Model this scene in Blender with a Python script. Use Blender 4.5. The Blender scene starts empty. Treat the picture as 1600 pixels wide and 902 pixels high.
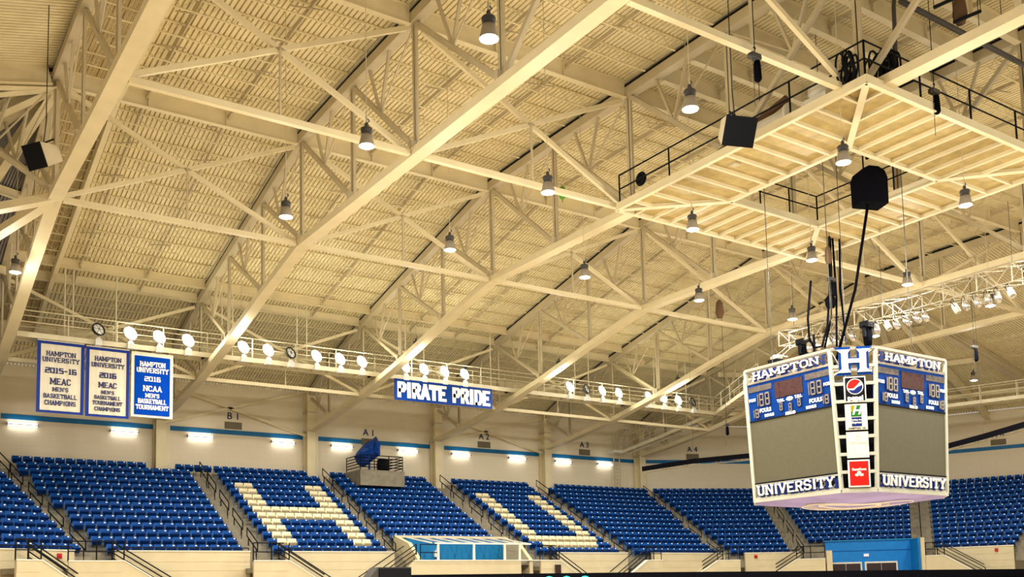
import bpy, bmesh, math, random
from mathutils import Vector, Matrix
random.seed(7)
S = bpy.context.scene
COL = S.collection
PI = math.pi

# ------------------------------------------------------------------ camera, world, exposure
PITCH, YAW, ROLL, FPX, CY = 0.0967254, 0.5958466, -0.0225319, 1542.22, 774.679
cam = bpy.data.cameras.new('camera'); camo = bpy.data.objects.new('camera', cam); COL.objects.link(camo)
fw = Vector((math.sin(YAW)*math.cos(PITCH), math.cos(YAW)*math.cos(PITCH), math.sin(PITCH)))
rt = Vector((math.cos(YAW), -math.sin(YAW), 0)); up = rt.cross(fw)
r2 = rt*math.cos(ROLL) + up*math.sin(ROLL); u2 = -rt*math.sin(ROLL) + up*math.cos(ROLL)
camo.matrix_world = Matrix(((r2.x, u2.x, -fw.x, 0), (r2.y, u2.y, -fw.y, 0), (r2.z, u2.z, -fw.z, 0), (0, 0, 0, 1)))
cam.sensor_fit = 'HORIZONTAL'; cam.sensor_width = 36.0; cam.lens = 36.0*FPX/1600.0
cam.shift_y = (CY-451.0)/1600.0; cam.clip_start = 0.1; cam.clip_end = 500
S.camera = camo
world = bpy.data.worlds.new('world'); S.world = world; world.use_nodes = True
bgn = world.node_tree.nodes['Background']; bgn.inputs[0].default_value = (1.0, 0.93, 0.80, 1); bgn.inputs[1].default_value = 0.46  # even warm ambient fill, added without a source in the hall
S.view_settings.view_transform = 'Standard'; S.view_settings.look = 'None'
S.view_settings.gamma = 1.0; S.view_settings.use_curve_mapping = False
S.view_settings.exposure = 0.22
LAMP_DOWN, LAMP_GLOW, FLOOD_W, TUBE_W = 330.0, 205.0, 25.0, 3.2
S.cycles.max_bounces = 6; S.cycles.diffuse_bounces = 4; S.cycles.glossy_bounces = 2; S.cycles.transmission_bounces = 4
S.cycles.sample_clamp_indirect = 6.0; S.cycles.caustics_reflective = False; S.cycles.caustics_refractive = False

# ------------------------------------------------------------------ materials
def srgb(r, g, b):
    f = lambda c: (c/255/12.92) if c/255 <= .04045 else ((c/255+.055)/1.055)**2.4
    return (f(r), f(g), f(b), 1)
def mat(name, col, rough=.6, metal=0, noise=0.06, scale=3.0, bump=0, bscale=20, emit=None, estr=0, spec=.3):
    m = bpy.data.materials.new(name); m.use_nodes = True; nt = m.node_tree; b = nt.nodes['Principled BSDF']
    b.inputs['Roughness'].default_value = rough; b.inputs['Metallic'].default_value = metal
    b.inputs['Specular IOR Level'].default_value = spec
    tc = nt.nodes.new('ShaderNodeTexCoord')
    n = nt.nodes.new('ShaderNodeTexNoise'); n.inputs['Scale'].default_value = scale; n.inputs['Detail'].default_value = 3
    nt.links.new(tc.outputs['Object'], n.inputs['Vector'])
    r = nt.nodes.new('ShaderNodeValToRGB')
    r.color_ramp.elements[0].position = .3; r.color_ramp.elements[1].position = .7
    r.color_ramp.elements[0].color = [c*(1-noise) for c in col[:3]]+[1]
    r.color_ramp.elements[1].color = [min(1, c*(1+noise)) for c in col[:3]]+[1]
    nt.links.new(n.outputs['Fac'], r.inputs['Fac']); nt.links.new(r.outputs['Color'], b.inputs['Base Color'])
    if bump:
        n2 = nt.nodes.new('ShaderNodeTexNoise'); n2.inputs['Scale'].default_value = bscale
        nt.links.new(tc.outputs['Object'], n2.inputs['Vector'])
        bp = nt.nodes.new('ShaderNodeBump'); bp.inputs['Strength'].default_value = bump; bp.inputs['Distance'].default_value = .05
        nt.links.new(n2.outputs['Fac'], bp.inputs['Height']); nt.links.new(bp.outputs['Normal'], b.inputs['Normal'])
    if emit:
        b.inputs['Emission Color'].default_value = emit; b.inputs['Emission Strength'].default_value = estr
    return m
M = {}
M['deck'] = mat('roof_deck_paint', (.82, .72, .46, 1), .55, noise=.05, scale=.6)
M['deckdark'] = mat('acoustic_deck_paint', (.50, .40, .22, 1), .7, noise=.12, scale=5)
M['deckunlit'] = mat('unlit_roof_deck', (.22, .20, .19, 1), .7)  # left fan deck, its lack of light painted in as grey
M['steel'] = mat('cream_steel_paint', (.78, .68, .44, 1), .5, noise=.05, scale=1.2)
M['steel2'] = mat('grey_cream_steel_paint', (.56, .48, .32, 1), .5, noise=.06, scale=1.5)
M['joist'] = mat('joist_paint', (.74, .64, .38, 1), .55, noise=.06)
M['grate'] = mat('platform_sheet', (.52, .40, .17, 1), .5, noise=.16, scale=2.5, bump=.2, bscale=12)
M['walk'] = mat('catwalk_paint', (.74, .68, .50, 1), .5, noise=.05)
M['black'] = mat('black_paint', (.008, .009, .012, 1), .5, spec=.08)
M['blackcloth'] = mat('black_cloth', (.004, .004, .006, 1), .9, spec=.01)
M['darkgrey'] = mat('dark_grey_metal', (.06, .055, .05, 1), .5)
M['brown'] = mat('brown_bag', (.13, .07, .035, 1), .8)
M['grey'] = mat('grey_metal', (.36, .32, .26, 1), .4, metal=.3)
M['silver'] = mat('polished_aluminium', (.70, .68, .64, 1), .25, metal=.85)
M['frame'] = mat('scoreboard_frame_paint', (.50, .50, .42, 1), .6, spec=.1)
M['trussalu'] = mat('dull_truss_tube', (.40, .35, .25, 1), .7, spec=.05)
M['white'] = mat('white_enamel', (.80, .80, .78, 1), .4)
M['offwhite'] = mat('off_white_enamel', (.78, .74, .62, 1), .4)
M['concrete'] = mat('tread_concrete', (.26, .23, .17, 1), .85, noise=.18, scale=2.5)
M['precast'] = mat('cream_precast', (.62, .53, .34, 1), .7, noise=.05, scale=1.2)
M['cap'] = mat('white_cap_stone', (.86, .83, .72, 1), .5)
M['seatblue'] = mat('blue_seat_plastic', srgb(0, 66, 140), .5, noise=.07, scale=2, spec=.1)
M['seatpanshade'] = mat('shaded_blue_seat_pan', srgb(0, 38, 96), .55, noise=.07, scale=2, spec=.08)  # same blue plastic, darkened to paint in shade on the folded pan
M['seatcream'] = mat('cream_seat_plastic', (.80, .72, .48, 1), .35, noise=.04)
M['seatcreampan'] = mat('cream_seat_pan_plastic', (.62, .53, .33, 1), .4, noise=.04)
M['seatstand'] = mat('seat_stand_paint', srgb(70, 110, 170), .4)
M['creamstand'] = mat('cream_stand_paint', (.80, .72, .48, 1), .4)
M['plate'] = mat('seat_number_plate', (.92, .93, .95, 1), .25)
M['royal'] = mat('royal_blue', srgb(0, 54, 132), .5, spec=.1)
M['royaldeep'] = mat('deep_royal_blue', srgb(0, 32, 110), .5)
M['bannerblue'] = mat('banner_blue_cloth', srgb(0, 62, 168), .8, spec=.05)
M['bannertrim'] = mat('banner_trim_cloth', srgb(0, 44, 140), .6)
M['bannercloth'] = mat('banner_cream_cloth', (.70, .65, .52, 1), .8, noise=.06, scale=1.2)
M['navy'] = mat('navy_lettering', srgb(18, 28, 95), .6)
M['letter'] = mat('white_lettering', (.92, .90, .84, 1), .4)
M['stripe'] = mat('wall_stripe_paint', srgb(0, 104, 160), .5)
M['portal'] = mat('bright_blue_paint', srgb(0, 122, 205), .5)
M['suite'] = mat('teal_blue_paint', srgb(10, 120, 180), .5)
M['doorbrown'] = mat('dark_door_metal', (.035, .016, .016, 1), .4)
M['tarp'] = mat('blue_tarp', srgb(18, 70, 160), .45, bump=.5, bscale=6)
M['red'] = mat('red_panel', srgb(238, 22, 10), .4)
M['redbox'] = mat('red_alarm_enamel', srgb(175, 20, 12), .4)
M['screen'] = mat('screen_matrix', (.10, .09, .055, 1), .7, noise=.05, scale=6)
M['ledoff'] = mat('unlit_digit', (.24, .21, .17, 1), .5)
M['ledpanel'] = mat('unlit_message_panel', (.11, .09, .08, 1), .6, noise=.35, scale=9)
M['ledred'] = mat('unlit_clock_panel', (.05, .014, .012, 1), .6, noise=.5, scale=14)
M['purple'] = mat('underside_fabric', (.34, .30, .74, 1), .6, noise=.25, scale=.6)
M['green'] = mat('green_foil', srgb(70, 150, 20), .3)
M['hgreen'] = mat('sign_green', srgb(30, 110, 30), .4)
M['holive'] = mat('sign_olive', srgb(150, 140, 20), .4)
M['faint'] = mat('faint_grey_print', (.58, .56, .50, 1), .5)
M['mauve'] = mat('mauve_bevel', srgb(190, 180, 225), .5)
M['vent'] = mat('vent_louvre', (.20, .16, .10, 1), .6)
M['lens'] = mat('lamp_lens', (1, 1, 1, 1), .3, emit=(1, .97, .96, 1), estr=3.2)
M['flood'] = mat('flood_lens', (1, 1, 1, 1), .3, emit=(1, .96, .72, 1), estr=26)
M['unlit'] = mat('unlit_flood_lens', (.82, .84, .82, 1), .2)
M['tube'] = mat('fluorescent_tube', (1, 1, 1, 1), .3, emit=(1, 1, .98, 1), estr=5)
M['teal'] = mat('teal_stage_lens', (0, .3, .25, 1), .3, emit=(.02, .75, .60, 1), estr=1.0)
M['exit'] = mat('exit_sign_face', (.85, .7, .72, 1), .4, emit=(1, .55, .55, 1), estr=.35)
def wall_mat():
    m = bpy.data.materials.new('painted_block_wall'); m.use_nodes = True; nt = m.node_tree; b = nt.nodes['Principled BSDF']
    b.inputs['Roughness'].default_value = .75
    tc = nt.nodes.new('ShaderNodeTexCoord'); br = nt.nodes.new('ShaderNodeTexBrick')
    mp = nt.nodes.new('ShaderNodeMapping'); mp.inputs['Rotation'].default_value = (PI/2, 0, 0)
    nt.links.new(tc.outputs['Object'], mp.inputs['Vector']); nt.links.new(mp.outputs['Vector'], br.inputs['Vector'])
    br.inputs['Color1'].default_value = (.79, .70, .53, 1); br.inputs['Color2'].default_value = (.775, .685, .515, 1)
    br.inputs['Mortar'].default_value = (.74, .65, .48, 1); br.inputs['Scale'].default_value = 1.0
    br.inputs['Mortar Size'].default_value = .012; br.inputs['Brick Width'].default_value = .8; br.inputs['Row Height'].default_value = .4
    nt.links.new(br.outputs['Color'], b.inputs['Base Color'])
    return m
M['block'] = wall_mat()
M['siding'] = mat('cream_wall_panel', (.80, .71, .53, 1), .7, noise=.03, scale=.5)
def glass_mat():
    m = bpy.data.materials.new('suite_glass'); m.use_nodes = True; nt = m.node_tree; b = nt.nodes['Principled BSDF']
    b.inputs['Roughness'].default_value = .05; b.inputs['Base Color'].default_value = (.8, .86, .86, 1)
    t = nt.nodes.new('ShaderNodeBsdfTransparent'); x = nt.nodes.new('ShaderNodeMixShader'); x.inputs[0].default_value = .14
    nt.links.new(t.outputs[0], x.inputs[1]); nt.links.new(b.outputs[0], x.inputs[2]); nt.links.new(x.outputs[0], nt.nodes['Material Output'].inputs['Surface'])
    return m
M['glass'] = glass_mat()

# ------------------------------------------------------------------ mesh helpers
class MB:
    def __init__(s): s.v = []; s.f = []; s.mi = []; s.mats = []; s.sm = []
    def slot(s, m):
        if m not in s.mats: s.mats.append(m)
        return s.mats.index(m)
    def add(s, vs, fs, m=None, smooth=False):
        o = len(s.v); k = s.slot(m) if m else 0
        s.v += [tuple(v) for v in vs]
        for f in fs: s.f.append(tuple(i+o for i in f)); s.mi.append(k); s.sm.append(smooth)
    def box(s, a, b, m=None, mx=None):
        x0, y0, z0 = a; x1, y1, z1 = b
        vs = [Vector(p) for p in ((x0, y0, z0), (x1, y0, z0), (x1, y1, z0), (x0, y1, z0), (x0, y0, z1), (x1, y0, z1), (x1, y1, z1), (x0, y1, z1))]
        if mx is not None: vs = [mx @ v for v in vs]
        s.add(vs, [(0, 3, 2, 1), (4, 5, 6, 7), (0, 1, 5, 4), (1, 2, 6, 5), (2, 3, 7, 6), (3, 0, 4, 7)], m)
    def bar(s, p, q, w, h=None, m=None, upv=(0, 0, 1)):
        p = Vector(p); q = Vector(q); h = w if h is None else h
        d = (q-p).normalized(); u = Vector(upv)
        if abs(d.dot(u)) > .99: u = Vector((1, 0, 0))
        a = d.cross(u).normalized()*w/2; b = a.cross(d).normalized()*h/2
        vs = [p-a-b, p+a-b, p+a+b, p-a+b, q-a-b, q+a-b, q+a+b, q-a+b]
        s.add(vs, [(0, 3, 2, 1), (4, 5, 6, 7), (0, 1, 5, 4), (1, 2, 6, 5), (2, 3, 7, 6), (3, 0, 4, 7)], m)
    def sweep(s, pts, w, h, m=None):
        """rectangular bar through pts that all lie in one vertical plane, mitred at the bends"""
        pts = [Vector(p) for p in pts]; n = len(pts); hd = (pts[-1]-pts[0]); hd.z = 0; hd.normalize(); a = Vector((hd.y, -hd.x, 0))*w/2; vs = []
        for i, p in enumerate(pts):
            ds = [(pts[j+1]-pts[j]).normalized() for j in (i-1, i) if 0 <= j < n-1]
            t = (ds[0]+ds[-1]).normalized(); nn = a.cross(t).normalized(); nn = nn if nn.z > 0 else -nn; k = h/2/max(.5, t.dot(ds[0]))
            vs += [p-a-nn*k, p+a-nn*k, p+a+nn*k, p-a+nn*k]
        fs = [(0, 3, 2, 1), tuple((n-1)*4+k for k in range(4))]
        for i in range(n-1):
            for k in range(4): fs.append((i*4+k, i*4+(k+1) % 4, (i+1)*4+(k+1) % 4, (i+1)*4+k))
        s.add(vs, fs, m)
    def ibeam(s, p, q, w, h, t=.05, m=None):
        p = Vector(p); q = Vector(q); d = (q-p).normalized(); a = d.cross(Vector((0, 0, 1))).normalized(); b = a.cross(d)
        s.bar(p+b*(h/2-t/2), q+b*(h/2-t/2), w, t, m); s.bar(p-b*(h/2-t/2), q-b*(h/2-t/2), w, t, m); s.bar(p, q, t, h-2*t, m)
    def tube(s, pts, r, n=8, m=None, caps=True):
        pts = [Vector(p) for p in pts]; rings = []; u = None
        for i, p in enumerate(pts):
            d = (pts[min(i+1, len(pts)-1)]-pts[max(i-1, 0)]).normalized()
            if u is None: u = d.orthogonal().normalized()
            u = (u-d*u.dot(d)).normalized(); w = d.cross(u)
            rr = r[i] if isinstance(r, (list, tuple)) else r
            rings.append([p+(u*math.cos(2*PI*k/n)+w*math.sin(2*PI*k/n))*rr for k in range(n)])
        vs = [v for R in rings for v in R]; fs = []
        for i in range(len(pts)-1):
            for k in range(n): fs.append((i*n+k, i*n+(k+1) % n, (i+1)*n+(k+1) % n, (i+1)*n+k))
        if caps: fs.append(tuple(range(n-1, -1, -1))); fs.append(tuple((len(pts)-1)*n+k for k in range(n)))
        s.add(vs, fs, m, n > 6)
    def lathe(s, prof, n=20, m=None, c=(0, 0, 0), mx=None):
        c = Vector(c); vs = []
        for (r, z) in prof:
            for k in range(n): vs.append(Vector((r*math.cos(2*PI*k/n), r*math.sin(2*PI*k/n), z)))
        if mx is not None: vs = [mx @ v for v in vs]
        vs = [v+c for v in vs]
        fs = [(i*n+k, i*n+(k+1) % n, (i+1)*n+(k+1) % n, (i+1)*n+k) for i in range(len(prof)-1) for k in range(n)]
        s.add(vs, fs, m, True)
    def quad(s, a, b, c, d, m=None): s.add([a, b, c, d], [(0, 1, 2, 3)], m)
    def prism(s, poly, d, m=None):
        poly = [Vector(p) for p in poly]; d = Vector(d); n = len(poly)
        s.add(poly+[p+d for p in poly], [tuple(range(n)), tuple(range(2*n-1, n-1, -1))]+[(i, i+n, (i+1) % n+n, (i+1) % n) for i in range(n)], m)
    def mesh(s, name, m=None):
        me = bpy.data.meshes.new(name); me.from_pydata(s.v, [], s.f)
        ms = s.mats if s.mats and s.mats[0] is not None else [m]
        for k in (ms if m is None else [m]): me.materials.append(k)
        if m is None: me.polygons.foreach_set('material_index', s.mi)
        me.polygons.foreach_set('use_smooth', s.sm)
        bm = bmesh.new(); bm.from_mesh(me); bmesh.ops.recalc_face_normals(bm, faces=bm.faces); bm.to_mesh(me); bm.free()
        me.update(); return me
    def build(s, name, m=None, parent=None):
        o = bpy.data.objects.new(name, s.mesh(name, m)); COL.objects.link(o)
        if parent is not None: o.parent = parent
        return o
def tag(o, label=None, cat=None, group=None, kind=None):
    if label: o['label'] = label
    if cat: o['category'] = cat
    if group: o['group'] = group
    if kind: o['kind'] = kind
    return o
def empty(name, loc=(0, 0, 0), rz=0, label=None, cat=None, group=None):
    o = bpy.data.objects.new(name, None); COL.objects.link(o); o.location = loc; o.rotation_euler = (0, 0, rz); o.empty_display_size = .2
    return tag(o, label, cat, group)
def struct(name, mb, m=None): return tag(mb.build(name, m), kind='structure')
def copy_tree(o, parent=None, loc=None, rz=None):
    c = o.copy(); COL.objects.link(c)
    if parent is not None: c.parent = parent
    if loc is not None: c.location = loc
    if rz is not None: c.rotation_euler = (0, 0, rz)
    for ch in list(o.children): copy_tree(ch, c)
    return c
ORD = 'zeroth first second third fourth fifth sixth seventh eighth ninth tenth eleventh twelfth thirteenth fourteenth fifteenth sixteenth seventeenth eighteenth nineteenth twentieth'.split()
def ordw(n):
    if n <= 20: return ORD[n]
    return {2: 'twenty', 3: 'thirty'}[n//10]+'-'+ORD[n % 10] if n % 10 else {3: 'thirtieth'}[n//10]
def frame(o, x, y, z=Vector((0, 0, 1))):
    x = Vector(x); y = Vector(y); z = Vector(z); o = Vector(o)
    return Matrix(((x.x, y.x, z.x, o.x), (x.y, y.y, z.y, o.y), (x.z, y.z, z.z, o.z), (0, 0, 0, 1)))

# ---- block lettering: every glyph is a set of thick strokes with slab ends, laid out in its own x-z plane
GL = {  # polylines in a unit box (x 0..1, y 0..1)
 'H': [[(.15, 0), (.15, 1)], [(.85, 0), (.85, 1)], [(.15, .5), (.85, .5)]], 'A': [[(.08, 0), (.5, 1)], [(.92, 0), (.5, 1)], [(.26, .32), (.74, .32)]],
 'M': [[(.1, 0), (.1, 1)], [(.9, 0), (.9, 1)], [(.1, 1), (.5, .25)], [(.5, .25), (.9, 1)]], 'P': [[(.18, 0), (.18, 1)], [(.18, .95), (.7, .95), (.88, .82), (.88, .6), (.7, .46), (.18, .46)]],
 'T': [[(.5, 0), (.5, 1)], [(.05, .94), (.95, .94)], [(.06, .75), (.06, 1)], [(.94, .75), (.94, 1)]], 'O': [[(.3, .05), (.7, .05), (.9, .25), (.9, .75), (.7, .95), (.3, .95), (.1, .75), (.1, .25), (.3, .05)]],
 'N': [[(.14, 0), (.14, 1)], [(.86, 0), (.86, 1)], [(.14, 1), (.86, 0)]], 'U': [[(.14, 1), (.14, .22), (.32, .05), (.68, .05), (.86, .22), (.86, 1)]],
 'I': [[(.5, 0), (.5, 1)]], 'V': [[(.08, 1), (.5, 0)], [(.92, 1), (.5, 0)]], 'E': [[(.16, 0), (.16, 1)], [(.16, .95), (.9, .95)], [(.16, .5), (.7, .5)], [(.16, .05), (.9, .05)]],
 'R': [[(.18, 0), (.18, 1)], [(.18, .95), (.7, .95), (.86, .82), (.86, .62), (.7, .5), (.18, .5)], [(.55, .5), (.9, 0)]],
 'S': [[(.88, .78), (.7, .95), (.3, .95), (.12, .8), (.12, .64), (.3, .52), (.7, .48), (.88, .36), (.88, .2), (.7, .05), (.3, .05), (.12, .22)]],
 'Y': [[(.08, 1), (.5, .5)], [(.92, 1), (.5, .5)], [(.5, .5), (.5, 0)]], 'D': [[(.16, 0), (.16, 1)], [(.16, .95), (.65, .95), (.88, .72), (.88, .28), (.65, .05), (.16, .05)]],
 'C': [[(.88, .75), (.7, .95), (.3, .95), (.12, .75), (.12, .25), (.3, .05), (.7, .05), (.88, .25)]], 'B': [[(.16, 0), (.16, 1)], [(.16, .95), (.7, .95), (.85, .82), (.85, .62), (.7, .52), (.16, .52)], [(.7, .52), (.88, .4), (.88, .18), (.7, .05), (.16, .05)]],
 'K': [[(.16, 0), (.16, 1)], [(.85, 1), (.16, .42)], [(.4, .6), (.9, 0)]], 'L': [[(.16, 0), (.16, 1)], [(.16, .05), (.88, .05)]],
 '0': [[(.12, .05), (.88, .05), (.88, .95), (.12, .95), (.12, .05)]], '1': [[(.55, 0), (.55, 1)], [(.3, .93), (.55, .93)], [(.28, .05), (.8, .05)]],
 '2': [[(.12, .95), (.88, .95), (.88, .52), (.12, .52), (.12, .05), (.88, .05)]], '5': [[(.88, .95), (.12, .95), (.12, .55), (.88, .55), (.88, .05), (.12, .05)]],
 '6': [[(.88, .95), (.12, .95), (.12, .05), (.88, .05), (.88, .52), (.12, .52)]], '-': [[(.2, .5), (.8, .5)]], "'": [[(.5, .7), (.5, 1)]], '8': [[(.12, .05), (.88, .05), (.88, .95), (.12, .95), (.12, .05)], [(.12, .5), (.88, .5)]],
 '3': [[(.12, .95), (.85, .95), (.85, .05), (.12, .05)], [(.3, .52), (.85, .52)]], '4': [[(.7, 0), (.7, 1), (.1, .35), (.95, .35)]]}
WID = {'M': 1.3, 'I': .55, "'": .4, ' ': .55, '1': .75, '-': .8, 'N': 1.1, 'W': 1.3}
SER = {'H': ((.15, 0), (.15, 1), (.85, 0), (.85, 1)), 'A': ((.08, 0), (.92, 0)), 'M': ((.1, 0), (.1, 1), (.9, 0), (.9, 1)), 'P': ((.18, 0),), 'T': ((.5, 0),), 'N': ((.14, 0), (.14, 1), (.86, 1)),
       'U': ((.14, 1), (.86, 1)), 'I': ((.5, 0), (.5, 1)), 'V': ((.08, 1), (.92, 1)), 'R': ((.18, 0), (.9, 0)), 'Y': ((.08, 1), (.92, 1), (.5, 0)), 'K': ((.16, 0), (.16, 1), (.9, 0), (.85, 1)), 'E': (), 'D': (), 'L': ((.16, 1),)}
def letters(mb, text, mx, x0, x1, z0, z1, th=.17, serif=True, depth=.02, m=None, gap=.14):
    """text centred between x0..x1 and z0..z1 of the frame mx, raised by depth towards the frame's -y"""
    tot = sum(WID.get(c, 1) for c in text)+gap*(len(text)-1); sx = (x1-x0)/tot; h = z1-z0; x = x0; t = th*h/2; k = 0
    for c in text:
        w = WID.get(c, 1)*sx
        def seg(a, b):
            nonlocal k
            k += 1
            A = Vector((x+a[0]*w, 0, z0+a[1]*h)); B = Vector((x+b[0]*w, 0, z0+b[1]*h)); d = (B-A)
            if d.length < 1e-6: return
            d.normalize(); n = Vector((-d.z, 0, d.x))*t; e = d*t*.55; dp = depth*(1+.02*(k % 5))
            P = [A-e-n, B+e-n, B+e+n, A-e+n]
            for p in P: p.z = min(max(p.z, z0-.01*h), z1+.01*h)
            mb.prism([mx @ p for p in P], mx.to_3x3() @ Vector((0, -dp, 0)), m)
        for pl in GL.get(c, []):
            for a, b in zip(pl, pl[1:]): seg(a, b)
        if serif:
            for (a, b) in SER.get(c, ()):
                bb = .06 if b == 0 else .94
                seg((a-.13, bb), (a+.13, bb))
        x += w+gap*sx
def font_text(name, text, size, mx, m, parent=None, bold=0.0, depth=.01, align='CENTER', shear=0):
    cu = bpy.data.curves.new(name, 'FONT'); cu.body = text; cu.size = size; cu.align_x = align; cu.align_y = 'CENTER'
    cu.extrude = depth/2; cu.offset = bold; cu.shear = shear; cu.resolution_u = 3
    tmp = bpy.data.objects.new(name, cu); COL.objects.link(tmp); bpy.context.view_layer.update()
    me = bpy.data.meshes.new_from_object(tmp.evaluated_get(bpy.context.evaluated_depsgraph_get()))
    bpy.data.objects.remove(tmp)
    me.transform(mx @ Matrix(((1, 0, 0, 0), (0, 0, -1, 0), (0, 1, 0, 0), (0, 0, 0, 1))))
    me.materials.clear(); me.materials.append(m); me.name = name
    o = bpy.data.objects.new(name, me); COL.objects.link(o)
    if parent is not None: o.parent = parent
    return o

# ------------------------------------------------------------------ plan of the arena (eye level is z = 0)
TX = [6.2, 16.2, 26.2, 36.2, 46.2, 56.2]
TN = ['first', 'second', 'third', 'fourth', 'fifth', 'sixth']
WY = 63.8; FLOOR = -6.0
def rot(a): return Vector((math.cos(math.radians(a)), -math.sin(math.radians(a)), 0))
def inward(a): return Vector((-math.sin(math.radians(a)), -math.cos(math.radians(a)), 0))
C0, C1 = Vector((7.1, WY, 0)), Vector((56.2, WY, 0))
L2, L3, L4, L5 = 11.4, 13.2, 11.6, 16.0
C2 = C1+rot(22.5)*L2; C3 = C2+rot(45)*L3; C4 = C3+rot(67.5)*L4; C5 = C4+rot(90)*L5
CL = C0-rot(-22.5)*12; CL2 = CL-rot(-45)*13; CL3 = CL2-rot(-67.5)*12
SEG = [dict(n='left', a=-22.5, A=CL, B=C0), dict(n='long', a=0, A=C0, B=C1), dict(n='corner', a=22.5, A=C1, B=C2), dict(n='diagonal', a=45, A=C2, B=C3), dict(n='turn', a=67.5, A=C3, B=C4)]
T = math.tan(math.radians(11.25))
def loc(sg, u, d, z=0):
    p = sg['A']+rot(sg['a'])*u+inward(sg['a'])*d; return Vector((p.x, p.y, z))
for sg in SEG: sg['L'] = (sg['B']-sg['A']).length

# floor
mb = MB(); mb.box((-18, -18, FLOOR-.3), (84, 66, FLOOR)); M['floor'] = mat('court_floor', (.62, .50, .33, 1), .4, noise=.08, scale=.5)
struct('floor', mb, M['floor'])

# walls: one per side of the bowl, with the painted stripe as trim
ZB, ZT = 7.3, 14.0
names = ['wall_left', 'wall_back', 'wall_corner', 'wall_diagonal', 'wall_right']
allseg = list(zip(names, SEG))
endsegs = [('wall_end', C4, C5, 90), ('wall_far_left', CL2, CL, -45), ('wall_side', CL3, CL2, -67.5)]
k = 0
for nm, A, B, a in [(n, s['A'], s['B'], s['a']) for n, s in allseg]+endsegs:
    k += 1; u = rot(a); n = inward(a); mx = frame((A.x, A.y, 0), u, -n)
    L = (B-A).length
    mb = MB(); mb.box((-.05, 0, ZB-8), (L+.05, .3, 11.05), M['block'], mx); mb.box((-.05, -.02, 11.05), (L+.05, .28, ZT), M['siding'], mx)
    mb.box((0, -.05, 13.15), (L, .0, 13.22), M['siding'], mx)
    struct(nm, mb)
    mb = MB(); mb.box((.2, -.035, 10.73), (L-.2, 0, 11.03), M['stripe'], mx); struct('trim_%d' % k, mb)

# ------------------------------------------------------------------ stepped seating terraces
NR, RUN, RISE, DF, Z0 = 14, .81, .433, 12.3, 1.95
for sg, nm in zip(SEG, ('left', 'back', 'corner', 'diagonal', 'right')):
    mb = MB()
    for r in range(NR):
        d0 = DF-RUN*r; d1 = DF-RUN*(r+1) if r < NR-1 else 0.0
        tA = T if sg['a'] != -22.5 else T; tB = T
        z = Z0+RISE*r
        P = [loc(sg, tA*d0, d0), loc(sg, sg['L']-tB*d0, d0), loc(sg, sg['L']-tB*d1, d1), loc(sg, tA*d1, d1)]
        gap = {'diagonal': (3.9, 10.4), 'back': (20.15, 28.3)}.get(nm) if r < 2 else None
        if gap:
            g = [loc(sg, gap[0], d0), loc(sg, gap[1], d0), loc(sg, gap[1], d1), loc(sg, gap[0], d1)]
            for q in ([P[0], g[0], g[3], P[3]], [g[1], P[1], P[2], g[2]]): mb.prism([(p.x, p.y, z-RISE-.15) for p in q], (0, 0, RISE+.15))
        else: mb.prism([(p.x, p.y, z-RISE-.15) for p in P], (0, 0, RISE+.15))
    o = mb.build('terrace_steps', M['concrete'])
    tag(o, {'left': 'stepped grey concrete seating terrace at far left of bowl', 'back': 'long stepped concrete terrace along the straight back wall', 'corner': 'stepped concrete terrace under sign A4',
            'diagonal': 'stepped concrete terrace above blue painted entrance', 'right': 'stepped concrete terrace under sign A6'}[nm], 'terrace', kind='structure')

# ---- seats
def seat_proto(cream):
    root = empty('stadium_seat')
    b = M['seatcream'] if cream else M['seatblue']; p = M['seatcreampan'] if cream else M['seatpanshade']
    mb = MB(); w = .26
    prof = [(-.02, .50), (.0, .62), (.035, .76), (.075, .86)]
    vs = []; n = 5
    for (y, z) in prof:
        for i in range(n):
            t = i/(n-1)*2-1; c = -.035*t*t; ww = w if z > .55 else w*.96
            dz = -.012*abs(t)**3 if z > .8 else 0
            vs.append((t*ww, y+c, z+dz))
    k = len(vs); vs += [(x, y+.03, z) for x, y, z in vs]; fs = []
    for j in range(len(prof)-1):
        for i in range(n-1):
            a = j*n+i; fs.append((a, a+1, a+n+1, a+n)); fs.append((a+k, a+n+k, a+n+1+k, a+1+k))
    for i in range(n-1):
        a = (len(prof)-1)*n+i; fs.append((a, a+1, a+1+k, a+k)); fs.append((i, i+k, i+1+k, i+1))
    for j in range(len(prof)-1):
        a = j*n; fs.append((a, a+n, a+n+k, a+k)); a = j*n+n-1; fs.append((a, a+k, a+n+k, a+n))
    mb.add(vs, fs, None, False); mb.build('backrest', b, root)
    mb = MB(); w = .22
    P = [(-.05, .40), (-.09, .395), (-.25, .60), (-.245, .655), (-.19, .67), (-.04, .47)]
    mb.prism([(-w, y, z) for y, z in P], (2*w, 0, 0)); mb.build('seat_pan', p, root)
    mb = MB(); mb.box((-.283, -.05, .30), (-.262, .06, .74)); mb.box((-.283, .0, .0), (-.262, .06, .32)); mb.box((-.283, -.16, .50), (-.262, 0, .56))
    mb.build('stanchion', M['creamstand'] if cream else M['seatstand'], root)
    if not cream:
        mb = MB(); mb.box((.10, .02, .775), (.185, .045, .835)); mb.build('number_plate', M['plate'], root)
    return root
blue0, cream0 = seat_proto(False), seat_proto(True)
WS = .577
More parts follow.
